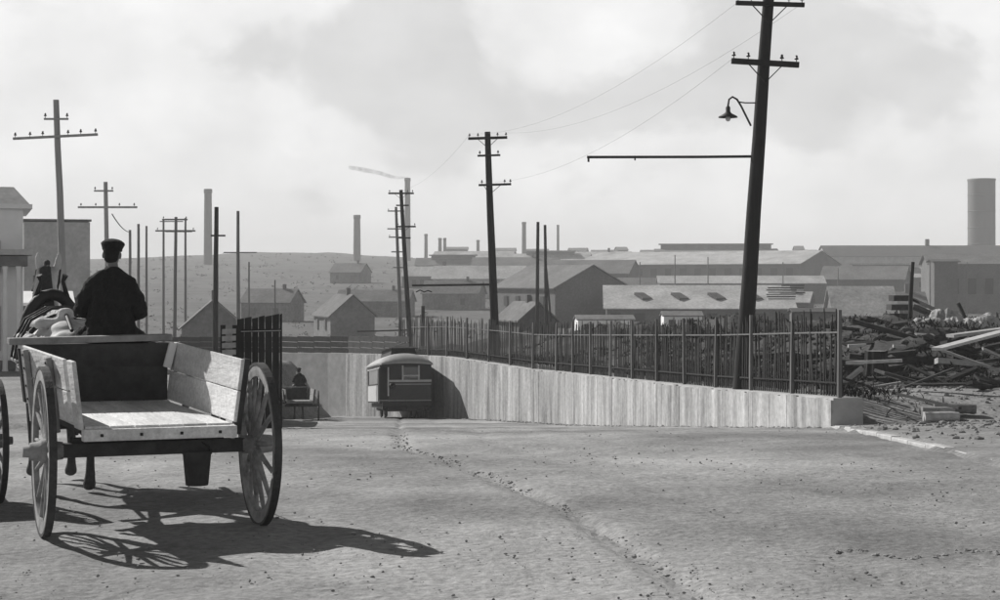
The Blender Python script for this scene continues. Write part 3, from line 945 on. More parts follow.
extra = [(452, 610, 26, 10, 4, 6.5, 'hazy long low roof under the twin chimneys'), (430, 480, 16, 8, 3.5, 6, 'hazy low roof right of the crossarm poles'),
         (470, 700, 34, 12, 5, 8.5, 'faint long mill roof behind the black centre pole'), (515, 560, 28, 12, 5, 8, 'hazy long roof just left of the slim twin poles'),
         (548, 640, 30, 12, 6, 9, 'faint long roof behind the slim twin poles'), (590, 690, 30, 14, 6, 9.5, 'faint long roof left of the monitor roof'),
         (625, 420, 16, 8, 3.2, 5.2, 'small pale roof under the left end of the long shed'), (600, 360, 14, 9, 3, 5, 'hazy low roof left of the skylit shed'),
         (880, 470, 26, 10, 4, 6.5, 'hazy pale low roof in front of the dark-roofed works'), (900, 300, 9, 7, 3, 5, 'small low roof right of the pale-roofed store'),
         (655, 310, 12, 8, 3, 4.6, 'small low roof behind the skylit shed'), (770, 320, 14, 8, 3, 4.8, 'small low roof behind the lumber piles')]
for k, (px_, d_, l_, w_, he_, hr_, lab) in enumerate(extra):
    shed('works_shed', lab, px_, d_, l_, w_, -4 - 7 * (k % 3), he_, hr_, 'wall_dark' if k % 2 else 'wall_mid', 'roof_pale' if k % 3 else 'roof_mid', over=.4, group='low roofs of the works',
         windows=[(f, he_ * .5, 1.2, 1.4, 'w') for f in np.linspace(-.85, .85, 7)], chim=[(.4, 1.6, .8)] if k % 2 else None, monitor=(l_ * .6, 2.4, 1.2) if k % 4 == 0 else None)
stack('tall hazy chimney at left, over the left hillside', 208, 189, 7.5, 760)
stack('square-topped chimney standing alone on the hill', 357, 215, 6.5, 820)
stack('tallest slim chimney trailing smoke behind the crossarm poles', 407.5, 178, 5.5, 900)
stack('short slim chimney right of the smoking one', 426, 234, 3.2, 880)
stack('left of two close twin short chimneys', 440, 238, 3.4, 880)
stack('right of two close twin short chimneys', 444.8, 238, 3.0, 880)
stack('short stub chimney left of the black centre pole', 478, 240, 3.0, 900)
stack('slim chimney left of the slim twin poles', 524, 222, 4.0, 860)
stack('thin chimney right of the slim twin poles', 558, 225, 2.4, 860)
p = W(981.5, 0, 690); z0 = gz(p.x, 690); r = 27 * 690 / F / 2; h = W(0, 179, 690).z - z0
t = thing('gas_tank', 'big dark cylindrical tank rising above the works at the right edge', 'tank', (p.x, 690, z0))
MB().lathe([(r, -2), (r, h * .5), (r, h - .8)], 40).build('shell', 'tank', t)
MB().lathe([(r * 1.03, h - .8), (r * 1.03, h), (0.01, h + .3)], 40).build('rim', 'tank', t)
for k in range(1, 6):
    MB().lathe([(r * 1.004, h * k / 6 - .2), (r * 1.012, h * k / 6 - .2), (r * 1.012, h * k / 6 + .2), (r * 1.004, h * k / 6 + .2)], 40).build('hoop', 'tank', t)

# left side buildings
hx, hd = -19.35, 70.0
hz0 = gz(-24, 70)
t = thing('corner_house', 'two-storey pale house with porch at the left edge', 'house', (hx, hd, hz0), R(17))
H1 = W(0, 209, hd).z - hz0
MB().box((-4, 4, H1 / 2 - .5), (8, 8, H1 + 1)).build('wall', 'wall_white', t)
MB().hexa([(-8.4, -.4, H1), (.35, -.4, H1), (.35, 8.4, H1), (-8.4, 8.4, H1), (-8.4, -.4, H1 + .18), (.35, -.4, H1 + .18), (.35, 8.4, H1 + .18), (-8.4, 8.4, H1 + .18)]).build('cornice', 'wall_white', t)
zr_ = H1 + .18
MB().hexa([(-8.3, -.3, zr_), (.25, -.3, zr_), (.25, 8.3, zr_), (-8.3, 8.3, zr_), (-7, .9, zr_ + .75), (-.35, .9, zr_ + .75), (-.35, 7, zr_ + .75), (-7, 7, zr_ + .75)]).build('roof', 'wall_light', t)
zp = W(0, 252, 67).z - hz0
MB().box((-4, -1.4, zp), (8.6, 3.0, .22)).build('porch_roof', 'wall_light', t)
MB().box((-4, -1.4, zp - .35), (8.2, 2.7, .4)).build('porch_beam', 'wall_mid', t)
for cx in (-.25, -.75, -2.3, -4):
    c_ = MB().lathe([(.13, -.3), (.12, .1), (.10, .2), (.085, zp - .7), (.12, zp - .6), (.12, zp - .5)], 10, Matrix.Translation((cx, -2.6, 0))).build('porch_column', 'wall_white', t)
MB().box((-4, -2.3, .05), (8.4, .12, .9)).build('porch_rail', 'wall_mid', t)
for wx in (-1.4, -3.6, -6):
    w_ = MB().box((wx, -.03, 4.6), (1.0, .1, 1.3)).build('window', 'opening', t)
    MB().box((0, 0, 0), (1.2, .06, .1)).build('sill', 'wall_white', w_).location = (wx, -.06, 3.9)
    MB().box((wx, -.03, 1.7), (1.0, .1, 1.8)).build('window', 'opening', t)
shed('flat_block', 'plain grey flat-topped block behind the far left pole', 57, 118, 4.4, 8, 16, W(0, 222, 118).z - gz(-30, 118), W(0, 220.5, 118).z - gz(-30, 118), 'wall_light', 'roof_mid', over=.1, windows=[(-.5, 5, .8, 1.2, 'w'), (.4, 5, .8, 1.2, 'w')])
shed('low_cottage', 'low cottage with pale roof edge behind the horse', 42, 84, 2.6, 5, 16, 3.0, 3.5, 'wall_mid', 'wall_white', over=.25, windows=[(-.5, 1.6, .8, 1.2, 'w'), (.5, 1.6, .8, 1.2, 'w')])
hs = [(182, 175, 8, 6.4, -80, 3.2, 6.0, 'hazy gabled house on the left slope, right of the driver'), (322, 230, 9, 6, -70, 3, 5.6, 'hazy gabled house on the slope above the far cart'),
      (265, 300, 9, 7, -15, 3.4, 5.6, 'hazy house low on the left hillside'), (372, 330, 14, 7, -8, 3, 5, 'hazy long low house left of the crossarm poles'),
      (345, 520, 10, 8, -20, 3.4, 6, 'tiny house high on the hill near the lone chimney'), (450, 360, 12, 7, -12, 3.5, 6, 'hazy house left of the black centre pole')]
for px_, d_, l_, w_, r_, he_, hr_, lab in hs:
    shed('house', lab, px_, d_, l_, w_, r_, he_, hr_, 'wall_hazy', 'roof_hazy', cat='house', over=.35, group='houses on the left hillside',
         windows=[(-.5, 1.8, .9, 1.3, 'wall_dark'), (.45, 1.8, .9, 1.3, 'wall_dark')], chim=[(.5, 1.0, .5)])

# smoke drifting from the tall chimney
sm = bpy.data.materials.new('smoke'); sm.use_nodes = True
nt = sm.node_tree
for n in list(nt.nodes):
    if n.type == 'BSDF_PRINCIPLED': nt.nodes.remove(n)
pv = nt.nodes.new('ShaderNodeVolumePrincipled')
pv.inputs['Color'].default_value = (.12, .12, .12, 1); pv.inputs['Density'].default_value = 0.16
nz = nt.nodes.new('ShaderNodeTexNoise'); nz.inputs['Scale'].default_value = .25
tcn = nt.nodes.new('ShaderNodeTexCoord'); nt.links.new(tcn.outputs['Object'], nz.inputs['Vector'])
mrn = nt.nodes.new('ShaderNodeMapRange'); mrn.inputs['From Min'].default_value = .25; mrn.inputs['From Max'].default_value = .7; mrn.inputs['To Min'].default_value = .04; mrn.inputs['To Max'].default_value = .34
nt.links.new(nz.outputs['Fac'], mrn.inputs['Value']); nt.links.new(mrn.outputs[0], pv.inputs['Density'])
nt.links.new(pv.outputs[0], nt.nodes['Material Output'].inputs['Volume'])
pts = [(407, 177.5, .8), (400, 178, .9), (392, 177, 1.2), (384, 174.5, 1.3), (375, 172, 1.4), (364, 170, 1.5), (350, 167.5, 1.2)]
so_ = organic('smoke', [[(W(a, b, 900), r_) for a, b, r_ in pts]], sm, voxel=.5, smooth=4)
tag(so_, 'thin dark smoke drifting left from the tallest slim chimney', 'smoke', kind='stuff')

# ------------------------------------------------------------------ streetcar
sc_ = thing('streetcar', 'small dark streetcar with pale roof and sunlit side coloured white in the walled cutting', 'streetcar', (W(405.5, 0, 81).x, 81, float(road_z(81.0)) - .02), R(8))
sc_.rotation_euler = (R(-3.9), 0, R(8))
LN, HW = 8.4, 1.24
def sbox(n, c, s, m, par=sc_, bev=0): return MB().box(c, s).build(n, m, par, bev)
sbox('underframe', (0, LN / 2, .62), (2.1, LN - .3, .22), 'car_dark')
sbox('floor', (0, LN / 2, .80), (2.44, LN - .05, .1), 'car_dark')
# sides: lower panel, window strip posts, letterboard
for s, m in ((-1, 'car_light'), (1, 'car_mid')):  # sunlight put into the colour: left side pale, right side dark
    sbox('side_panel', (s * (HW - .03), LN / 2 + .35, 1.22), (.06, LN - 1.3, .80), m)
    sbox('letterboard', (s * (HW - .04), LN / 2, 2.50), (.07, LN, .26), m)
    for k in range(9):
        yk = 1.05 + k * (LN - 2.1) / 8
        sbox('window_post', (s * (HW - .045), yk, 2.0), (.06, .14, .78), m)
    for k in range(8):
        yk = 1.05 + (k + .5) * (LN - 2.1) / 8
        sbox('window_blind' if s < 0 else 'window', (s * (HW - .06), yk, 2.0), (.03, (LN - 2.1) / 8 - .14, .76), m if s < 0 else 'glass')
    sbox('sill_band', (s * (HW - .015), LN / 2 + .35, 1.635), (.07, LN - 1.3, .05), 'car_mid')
    sbox('corner_post', (s * (HW - .06), .05, 1.65), (.1, .1, 1.5), 'car_dark')
    sbox('corner_post', (s * (HW - .06), LN - .05, 1.65), (.1, .1, 1.5), 'car_dark')
    st = sbox('step', (s * (HW - .12), .5, .42), (.3, .75, .05), 'car_dark')
    sbox('step_hanger', (0, 0, .0), (.05, .6, .4), 'car_dark', st).location = (s * (HW - .2), .5, .58)
# inner bulkhead one platform in
bk = sbox('bulkhead', (0, 1.0, 1.75), (2.36, .06, 1.75), 'car_dark')
sbox('door_pane', (0, .955, 2.0), (.55, .02, .9), 'glass', bk)
# rear dash, rails, window frame
sbox('dash', (.22, .0, 1.28), (2.0, .05, .9), 'car_mid')
sbox('dash_cap', (.22, -.015, 1.78), (2.04, .1, .1), 'car_light')
sbox('dash_band', (.22, -.03, 1.62), (2.0, .03, .06), 'car_roof')
sbox('dash_foot', (.22, -.03, .86), (2.0, .08, .06), 'car_roof')
sbox('end_panel', (-.45, .02, 2.15), (.62, .05, .64), 'car_dark')
sbox('end_panel', (.93, .02, 2.15), (.52, .05, .64), 'car_dark')
wf = thing('x', '', '') ; bpy.data.objects.remove(wf)
sbox('window_frame', (-.12, -.01, 2.15), (.07, .08, .70), 'car_light')
sbox('window_frame', (.64, -.01, 2.15), (.07, .08, .70), 'car_light')
sbox('window_frame', (.26, -.01, 2.02), (.70, .07, .06), 'car_light')
sbox('window_pane', (.26, .03, 2.18), (.70, .02, .62), 'glass')
sbox('end_letterboard', (0, .02, 2.52), (2.4, .06, .18), 'car_dark')
sbox('grab_rail', (-.80, -.03, 1.75), (.06, .06, 1.35), 'car_light')
sbox('bumper', (.05, -.12, .68), (2.3, .2, .2), 'car_dark', bev=.03)
sbox('coupler', (.1, -.3, .55), (.16, .45, .12), 'iron')
MB().lathe([(.02, 0), (.14, .02), (.15, .12), (.11, .16)], 14, Matrix.Translation((-.62, -.06, 1.55)) @ Matrix.Rotation(R(90), 4, 'X')).build('headlight', 'iron', sc_)
# roof: arched along the width with drooping rounded ends
mb = MB(); nxr, nyr = 13, 15
for j in range(nyr):
    v = j / (nyr - 1); y = -.55 + v * (LN + 1.1)
    e = min(1.0, min(v, 1 - v) * 9) ; e = math.sqrt(max(0.0, 1 - (1 - e) ** 2))
    for i_ in range(nxr):
        u = i_ / (nxr - 1) * 2 - 1
        w_ = 1.34 * (0.86 + .14 * e)
        mb.v.append((u * w_, y, 2.60 + .50 * (1 - abs(u) ** 2.4) * (0.12 + .88 * e)))
nv = len(mb.v)
for k in range(nv):
    x, y, z = mb.v[k]; mb.v.append((x, y, z - .07))
for j in range(nyr - 1):
    for i_ in range(nxr - 1):
        k = j * nxr + i_
        mb.f.append((k, k + 1, k + nxr + 1, k + nxr)); mb.smooth.append(True)
        mb.f.append((nv + k, nv + k + nxr, nv + k + nxr + 1, nv + k + 1)); mb.smooth.append(True)
for j in range(nyr - 1):
    for c_ in (0, nxr - 1):
        k = j * nxr + c_; mb.f.append((k, k + nxr, nv + k + nxr, nv + k)); mb.smooth.append(False)
for i_ in range(nxr - 1):
    for r_ in (0, nyr - 1):
        k = r_ * nxr + i_; mb.f.append((k, k + 1, nv + k + 1, nv + k)); mb.smooth.append(False)
rf_ = mb.build('roof', 'car_roof', sc_)
MB().hexa([(-.62, .7, 3.0), (.62, .7, 3.0), (.62, LN - .7, 3.0), (-.62, LN - .7, 3.0), (-.56, .95, 3.34), (.56, .95, 3.34), (.56, LN - .95, 3.34), (-.56, LN - .95, 3.34)]).build('clerestory', 'car_dark', rf_)
MB().hexa([(-.72, .6, 3.34), (.72, .6, 3.34), (.72, LN - .6, 3.34), (-.72, LN - .6, 3.34), (-.5, .8, 3.42), (.5, .8, 3.42), (.5, LN - .8, 3.42), (-.5, LN - .8, 3.42)]).build('deck', 'car_dark', rf_)
sbox('trolley_base', (0, LN / 2, 3.47), (.3, .6, .1), 'iron', rf_)
MB().tube([(0, LN / 2, 3.6), (0.1, LN / 2 - 3.2, 3.62)], .03, 6).build('trolley_pole', 'iron', sc_)
for yk in (2.9, 5.5):
    for s in (-1, 1):
        MB().lathe([(.02, -.06), (.40, -.06), (.43, -.05), (.43, .0), (.38, .01), (.36, .06), (.02, .06)], 20, Matrix.Translation((s * .72, yk, .43)) @ Matrix.Rotation(R(90), 4, 'Y')).build('wheel', 'iron', sc_)
    MB().tube([(-.72, yk, .43), (.72, yk, .43)], .06, 8).build('axle', 'iron', sc_)
for s in (-1, 1):
    sbox('truck_frame', (s * .9, 4.2, .46), (.1, 3.9, .16), 'car_dark')
    sbox('brake_shoe', (s * .72, 2.35, .40), (.1, .12, .4), 'car_dark')
sbox('fender', (0.05, .35, .46), (1.7, .5, .22), 'car_dark')

# ------------------------------------------------------------------ waste ground at the right
def brush(name, n, fn, label, h=(.15, .6), w=.012):
    vs = []; fs = []; p = random.Random(3)
    for _ in range(n):
        q = fn(p)
        if q is None: continue
        x, y = q; z = q3(x, y)
        L_ = p.uniform(*h); a = p.random() * 6.28; tl = p.uniform(0.2, 1.8)
        dx, dy = math.cos(a) * L_ * tl, math.sin(a) * L_ * tl
        ww = p.uniform(.5, 1.8) * w
        o = len(vs)
        px_, py_ = -math.sin(a) * ww, math.cos(a) * ww
        vs += [(x - px_, y - py_, z - .03), (x + px_, y + py_, z - .03), (x + dx * .5 + px_ * .8, y + dy * .5 + py_ * .8, z + L_ * .6), (x + dx * .5 - px_ * .8, y + dy * .5 - py_ * .8, z + L_ * .6), (x + dx, y + dy, z + L_ * .9)]
        fs += [(o, o + 1, o + 2, o + 3), (o + 3, o + 2, o + 4)]
    me = bpy.data.meshes.new(name); me.from_pydata(vs, [], fs)
    return tag(put(name, me, 'scrub'), label, None, kind='stuff')
gx = np.arange(-8, 32, .25); gy = np.arange(36, 120, .25)
GX, GY = np.meshgrid(gx, gy); GZ = ground_z(GX, GY)
def q3(x, y):
    i_ = min(max(int((x + 8) / .25), 0), len(gx) - 1); j = min(max(int((y - 36) / .25), 0), len(gy) - 1)
    return float(GZ[j, i_])
def on_bank(p):
    y = p.uniform(46, 88); x0 = float(np.interp(y, [q[1] for q in PR], [q[0] for q in PR]))
    x = p.uniform(x0 + 2.0, .30 * y + 1.5)
    if vnoise(x * .45 + 9, y * .45) < .30 + .35 * p.random(): return None
    return x, y
brush('dry_scrub', 45000, on_bank, 'dark dry scrub tangled over the bank behind the fence', (.05, .3), .02)
def on_strip(p):
    y = p.uniform(38, 108); x0 = float(np.interp(y, [q[1] for q in PR], [q[0] for q in PR]))
    x = x0 + p.uniform(.8, 3.2)
    if vnoise(x * .6 + 40, y * .35) < .35 + .3 * p.random(): return None
    return x, y
brush('fence_weeds', 11000, on_strip, 'low weeds along the foot of the picket fence', (.08, .35), .014)

def plank(a, b, w, th, m, label, group='planks lying on the waste ground', name='plank', cat='plank', roll=0):
    a, b = Vector(a), Vector(b); c_ = (a + b) / 2; L_ = (b - a).length
    o = MB().box((0, 0, 0), (L_, w, th)).build(name, m, None)
    o.location = c_
    d = (b - a).normalized()
    o.rotation_euler = (roll, -math.asin(d.z), math.atan2(d.y, d.x))
    return tag(o, label, cat, group)
plank(W(937, 349, 43), W(1010, 330, 45.5), .32, .07, 'lumber', 'long pale plank sloping up to the right edge', None)
plank(W(950, 336, 47), W(1012, 328, 47.5), .42, .08, 'lumber', 'broad pale plank topmost at the right edge', None)
plank(W(930, 346, 44), W(1003, 372, 43.4), .22, .06, 'lumber', 'pale plank sloping down to the right edge', None)
plank(W(846, 363, 45), W(902, 360.5, 44.5), .14, .08, 'lumber', 'thin pale plank lying at the foot of the dark bank', None)
plank(W(848, 346, 50), W(866, 345, 50), .14, .08, 'lumber', 'short pale plank end left of the stump', None)
plank(W(893, 346, 50), W(905, 347, 50), .14, .08, 'lumber', 'short pale plank end right of the stump', None)
plank(W(893, 393, 36.5), W(960, 408, 34), .07, .05, 'lumber_dark', 'thin dark pole lying on the bare dirt', None)
plank(W(912, 299, 66), W(938, 311, 64), .12, .1, 'lumber_dark', 'dark slanting beam beside the leaning post', None)
plank(W(958, 303, 56), W(965, 318, 56), .14, .1, 'lumber_dark', 'short dark beam sticking up from the pale heap', None)
pr_ = random.Random(21)
for k in range(46):
    y = pr_.uniform(41.5, 56); x = pr_.uniform(max(8.6, .19 * y), .295 * y + .6)
    a_ = pr_.uniform(-.7, .7); L_ = pr_.uniform(.6, 2.6); z = q3(x, y) + pr_.uniform(.04, .2)
    dx, dy = math.cos(a_) * L_ / 2, math.sin(a_) * L_ / 2; t_ = pr_.gauss(0, .12) * L_
    plank((x - dx, y - dy, z - t_), (x + dx, y + dy, z + t_), pr_.uniform(.1, .26), pr_.uniform(.04, .09), 'lumber' if pr_.random() < .35 else 'lumber_dark',
          'weathered plank tumbled in the debris at the right', roll=pr_.uniform(-.5, .5))
for k in range(44):
    y = pr_.uniform(48, 66); x = pr_.uniform(float(np.interp(y, [q[1] for q in PR], [q[0] for q in PR])) + 5, .295 * y + .8)
    a_ = pr_.uniform(-.6, .9); L_ = pr_.uniform(.8, 3.0); z = q3(x, y) + pr_.uniform(.03, .18)
    dx, dy = math.cos(a_) * L_ / 2, math.sin(a_) * L_ / 2; t_ = pr_.gauss(0, .1) * L_
    plank((x - dx, y - dy, z - t_), (x + dx, y + dy, z + t_), pr_.uniform(.12, .3), pr_.uniform(.06, .2), 'lumber' if pr_.random() < .12 else 'lumber_dark',
          'old dark timber strewn on the bank behind the fence', 'timbers on the dark bank', 'timber', 'timber', pr_.uniform(-.5, .5))
for k, (x_, y_, ln, lab) in enumerate(((941, 386, .78, 'short pale log in front, lowest of the three'), (938, 379, .7, 'short log lying behind the lowest one'), (955, 377, .9, 'short log rolled against the debris'))):
    d = 37.4 + k * .25
    c_ = W(x_, y_, d); c_.z = q3(c_.x, d) + .10 + (.08 if k else 0)
    o = MB().tube([(-ln / 2, 0, 0), (-ln / 4, .01, 0), (ln / 4, 0, .01), (ln / 2, 0, 0)], [.12, .115, .11, .105], 12).build('log', 'log' if k else 'lumber')
    o.location = c_; o.rotation_euler = (0, 0, .1 - k * .12); tag(o, lab, 'log', 'logs on the waste ground')
# stump
c_ = W(876, 356, 49)
st = thing('tree_stump', 'dark ribbed stump standing at the foot of the bank', 'stump', (c_.x, 49, q3(c_.x, 49) - .1))
mb = MB(); n_ = 22
for z, r_ in ((-.1, .42), (.15, .34), (.5, .30), (.85, .29)):
    for k in range(n_):
        rr = r_ * (1 + .12 * (k % 2)) ; an = 2 * math.pi * k / n_
        mb.v.append((rr * math.cos(an), rr * math.sin(an), z))
for j in range(3):
    for k in range(n_):
        mb.f.append((j * n_ + k, j * n_ + (k + 1) % n_, (j + 1) * n_ + (k + 1) % n_, (j + 1) * n_ + k)); mb.smooth.append(False)
mb.build('bark', 'lumber_dark', st)
MB().lathe([(.001, .84), (.29, .845)], 22).build('cut_face', 'log', st)
# stacks
def lumber_stack(label, px_, d, base_y, w, h, m):
    p = W(px_, base_y, d)
    t = thing('lumber_stack', label, 'lumber stack', p, 0, 'lumber stacks')
    n = max(3, int(h / .28))
    for k in range(n):
        MB().box((random.uniform(-.08, .08), 0, (k + .5) * h / n), (w * random.uniform(.85, 1.1), .9, h / n * .62)).build('timber', m if random.random() < .7 else 'lumber', t)
    return t
lumber_stack('stack of spaced timbers beside the dark leaning post', 899, 66, 321, .75, 1.05, 'lumber_dark')
lumber_stack('dark lumber pile above the low store', 781, 235, 300, 4.2, 1.8, 'lumber_dark')
lumber_stack('darker taller lumber pile right of the other one', 793, 245, 294, 3.2, 1.4, 'lumber_dark')
# pale spoil heap at the right, one rough mound
sx = np.linspace(13.5, 20.5, 60); sy = np.linspace(57, 68, 40)
SX, SY = np.meshgrid(sx, sy)
env = sstep((SX - 13.5) / 2.5) * sstep((SY - 57) / 3) * sstep((68 - SY) / 4)
SZ = ground_z(SX, SY) - .15 + env * (0.25 + 1.2 * fbm(SX * .9, SY * .9, 5) + .5 * np.abs(fbm(SX * 2.5, SY * 2.5, 3)))
vs = list(zip(SX.ravel().tolist(), SY.ravel().tolist(), SZ.ravel().tolist()))
fs = [(j * 60 + k, j * 60 + k + 1, (j + 1) * 60 + k + 1, (j + 1) * 60 + k) for j in range(39) for k in range(59)]
me = bpy.data.meshes.new('spoil_heap'); me.from_pydata(vs, [], fs)
mat('spoil', .30, .5, 1.2, .95, .6, 8, speck=.4, sscale=5)
tag(put('spoil_heap', me, 'spoil'), 'pale lumpy spoil heap at the right edge under the works', 'heap')

# bushes speckling the far hillside and valley
def hill_bush(p):
    d = 170 + 800 * p.random() ** 1.3
    px_ = p.uniform(20, 560) if p.random() < .75 else p.uniform(560, 1000)
    x = (px_ - 500) * d / F
    if vnoise(x * .03, d * .02) < p.random() * .8: return None
    return x, d, 0
vs = []; fs = []; p_ = random.Random(8)
bp = [q for q in (hill_bush(p_) for _ in range(2400)) if q]
bx, by = np.array([q[0] for q in bp]), np.array([q[1] for q in bp])
bz = ground_z(bx, by)
dirs = ICO_V[::2]
for x, y, z in zip(bx, by, bz):
    s_ = p_.uniform(.2, .7) * (0.6 + y / 900)
    for k in range(9):
        c_ = Vector((x + p_.gauss(0, .7) * s_, y + p_.gauss(0, .7) * s_, z + abs(p_.gauss(.4, .35)) * s_))
        o = len(vs)
        for _ in range(3):
            vs.append((c_.x + p_.uniform(-1, 1) * s_ * .6, c_.y + p_.uniform(-1, 1) * s_ * .6, c_.z + p_.uniform(-.6, .8) * s_ * .6))
        fs.append((o, o + 1, o + 2))
me = bpy.data.meshes.new('hill_bushes'); me.from_pydata(vs, [], fs)
mat('bush', .075, .5, .5, .95, 0)
tag(put('hill_bushes', me, 'bush'), 'dark bushes speckling the far hillside and valley', None, kind='stuff')
# ------------------------------------------------------------------ two-wheeled cart
def wheel_part(par, side, x, rad=.72):
    """part wheel: hub; sub-parts rim, tyre, spokes. axis along local x; dish towards the outside"""
    Mx = Matrix.Translation((x, 0, rad)) @ Matrix.Rotation(R(90) * side, 4, 'Y')     # +z of lathe -> outward
    hub = MB().lathe([(.001, .17), (.045, .17), (.05, .12), (.075, .11), (.085, .03), (.105, .02), (.105, -.06), (.085, -.07), (.075, -.16), (.04, -.16)], 18, Mx).build('wheel', 'wheel_wood', par)
    MB().lathe([(.60, .025), (.655, .028), (.695, .028), (.695, -.028), (.655, -.03), (.60, -.025), (.60, .025)], 56, Mx, smooth=False).build('rim', 'wheel_wood', hub)
    MB().lathe([(.694, .032), (rad, .032), (rad, -.032), (.694, -.032), (.694, .032)], 56, Mx, smooth=False).build('tyre', 'tyre', hub)
    for k in range(14):
        a = 2 * math.pi * (k + .3) / 14
        p = [(.08 * math.cos(a), .08 * math.sin(a), -.045), (.3 * math.cos(a), .3 * math.sin(a), -.03), (.62 * math.cos(a), .62 * math.sin(a), 0)]
        p = [Mx @ Vector(q) for q in p]
        MB().tube(p, [.028, .024, .018], 8).build('spoke', 'wheel_wood', hub)
    return hub
def make_cart():
    t = thing('cart', 'two-wheeled wooden cart with open tail and driver, in the left foreground', 'cart', (-3.0, 14.95, 0.0), R(21))
    for s in (-1, 1):
        wheel_part(t, s, s * .93)
    MB().box((0, 0, .72), (1.75, .11, .12)).build('axle', 'cart_dark', t, .01)
    tl = R(3.0)
    SH = Matrix(((1, -.15, 0, 0), (0, 1, 0, 0), (0, 0, 1, 0), (0, 0, 0, 1)))
    T = Matrix.Translation((0, -.27, .90)) @ Matrix.Rotation(tl, 4, 'X') @ SH       # bed frame: y from 0 (tail) to 1.75
    BL, BW = 1.78, .62
    def tb(n, c, s, m, rot=None, bev=.006, M=T):
        mb = MB().box(c, s, rot=rot); mb.v = [tuple(M @ Vector(p)) for p in mb.v]
        return mb.build(n, m, t, bev)
    for k in range(6):
        w = 2 * BW / 6
        tb('floor_plank', (-BW + (k + .5) * w, BL / 2 + random.uniform(-.008, .008), .02 + random.uniform(-.003, .003)), (w - .008, BL, .035), 'cart_floor', bev=.004)
    tb('tail_sill', (0, -.03, -.03), (2 * BW + .06, .07, .10), 'cart_board')
    for x in (-.45, 0, .45):
        tb('bed_bearer', (x, BL / 2, -.055), (.08, BL - .1, .10), 'cart_dark')
    for y in (.3, 1.5):
        tb('cross_bearer', (0, y, -.135), (1.3, .09, .08), 'cart_dark')
    # side boards, splayed outward
    for s in (-1, 1):
        for k in range(2):
            h = .27
            zc = .04 + h / 2 + k * (h + .006)
            xo = s * (BW + .03 + zc * .12)
            y0 = .26 if s < 0 else 0.0
            tb('side_board', (xo, y0 / 2 + BL / 2, zc), (.03, BL - y0, h), 'cart_board', rot=(0, s * .12, 0))
        for y in (.62, 1.4):
            tb('stake', (s * (BW + .075 + .03), y, .24), (.05, .07, .66), 'cart_wood', rot=(0, s * .12, 0))
    tb('rear_board', (-(BW + .06), .085, .30), (.035, .17, .58), 'cart_board', rot=(0, -.12, 0))
    tb('rear_stake', (BW + .10, .03, .26), (.05, .06, .66), 'cart_dark', rot=(0, .12, 0))
    # head board, coloured dark for the shade inside the cart, and rail
    tb('head_board', (0, BL - .02, .20), (2 * BW + .04, .035, .33), 'cart_dark')
    tb('head_board', (0, BL - .02, .47), (2 * BW + .10, .035, .22), 'cart_dark')
    tb('head_rail', (-.08, BL - .03, .625), (1.50, .10, .06), 'cart_wood', rot=(0, -.015, 0))
    tb('lit_corner_post', (BW + .02, BL - .10, .47), (.07, .04, .24), 'wall_white', rot=(0, .25, 0))  # bright notch of light at the corner, built as a white post
    # seat and footboard ahead of the head board
    tb('seat_board', (0, BL + .20, .55), (1.2, .34, .04), 'cart_dark')
    for s in (-1, 1):
        tb('seat_leg', (s * .45, BL + .22, .24), (.06, .26, .58), 'cart_dark')
    tb('foot_board', (0, BL + .62, -.02), (1.0, .22, .04), 'cart_dark')
    # bolts and corner irons
    for s in (-1, 1):
        for y in (.62, 1.4):
            for z in (.12, .24, .40, .52):
                tb('bolt', (s * (BW + .10 + .03 + (z - .24) * .12), y, z), (.02, .022, .022), 'iron', bev=.004)
        tb('corner_iron', (s * (BW + .055 + .035), BL - .04, .30), (.012, .07, .5), 'iron', rot=(0, s * .12, 0), bev=0)
    for x in (-.5, -.17, .17, .5):
        tb('bolt', (x, -.068, -.03), (.025, .015, .025), 'iron', bev=.004)
    # shafts
    for s in (-1, 1):
        MB().tube([(s * .50, .2, .80), (s * .50, 1.6, .86), (s * .48, 2.6, 1.0), (s * .42, 3.6, 1.12), (s * .42, 4.6, 1.16)], [.05, .05, .045, .04, .03], 8).build('shaft', 'cart_dark', t)
    return t
cart = make_cart()

# bucket hanging under the axle
b_ = thing('bucket', 'dark tapered bucket hanging under the cart axle', 'bucket', W(197, 485, 15.05))
MB().lathe([(.001, .0), (.095, 0), (.10, .01), (.125, .28), (.13, .30), (.118, .30), (.10, .03), (.001, .02)], 18).build('pail', 'cart_dark', b_)
MB().tube([(-.125, 0, .27), (-.10, 0, .34), (0, 0, .40), (.10, 0, .34), (.125, 0, .27)], .008, 6).build('bail', 'iron', b_)

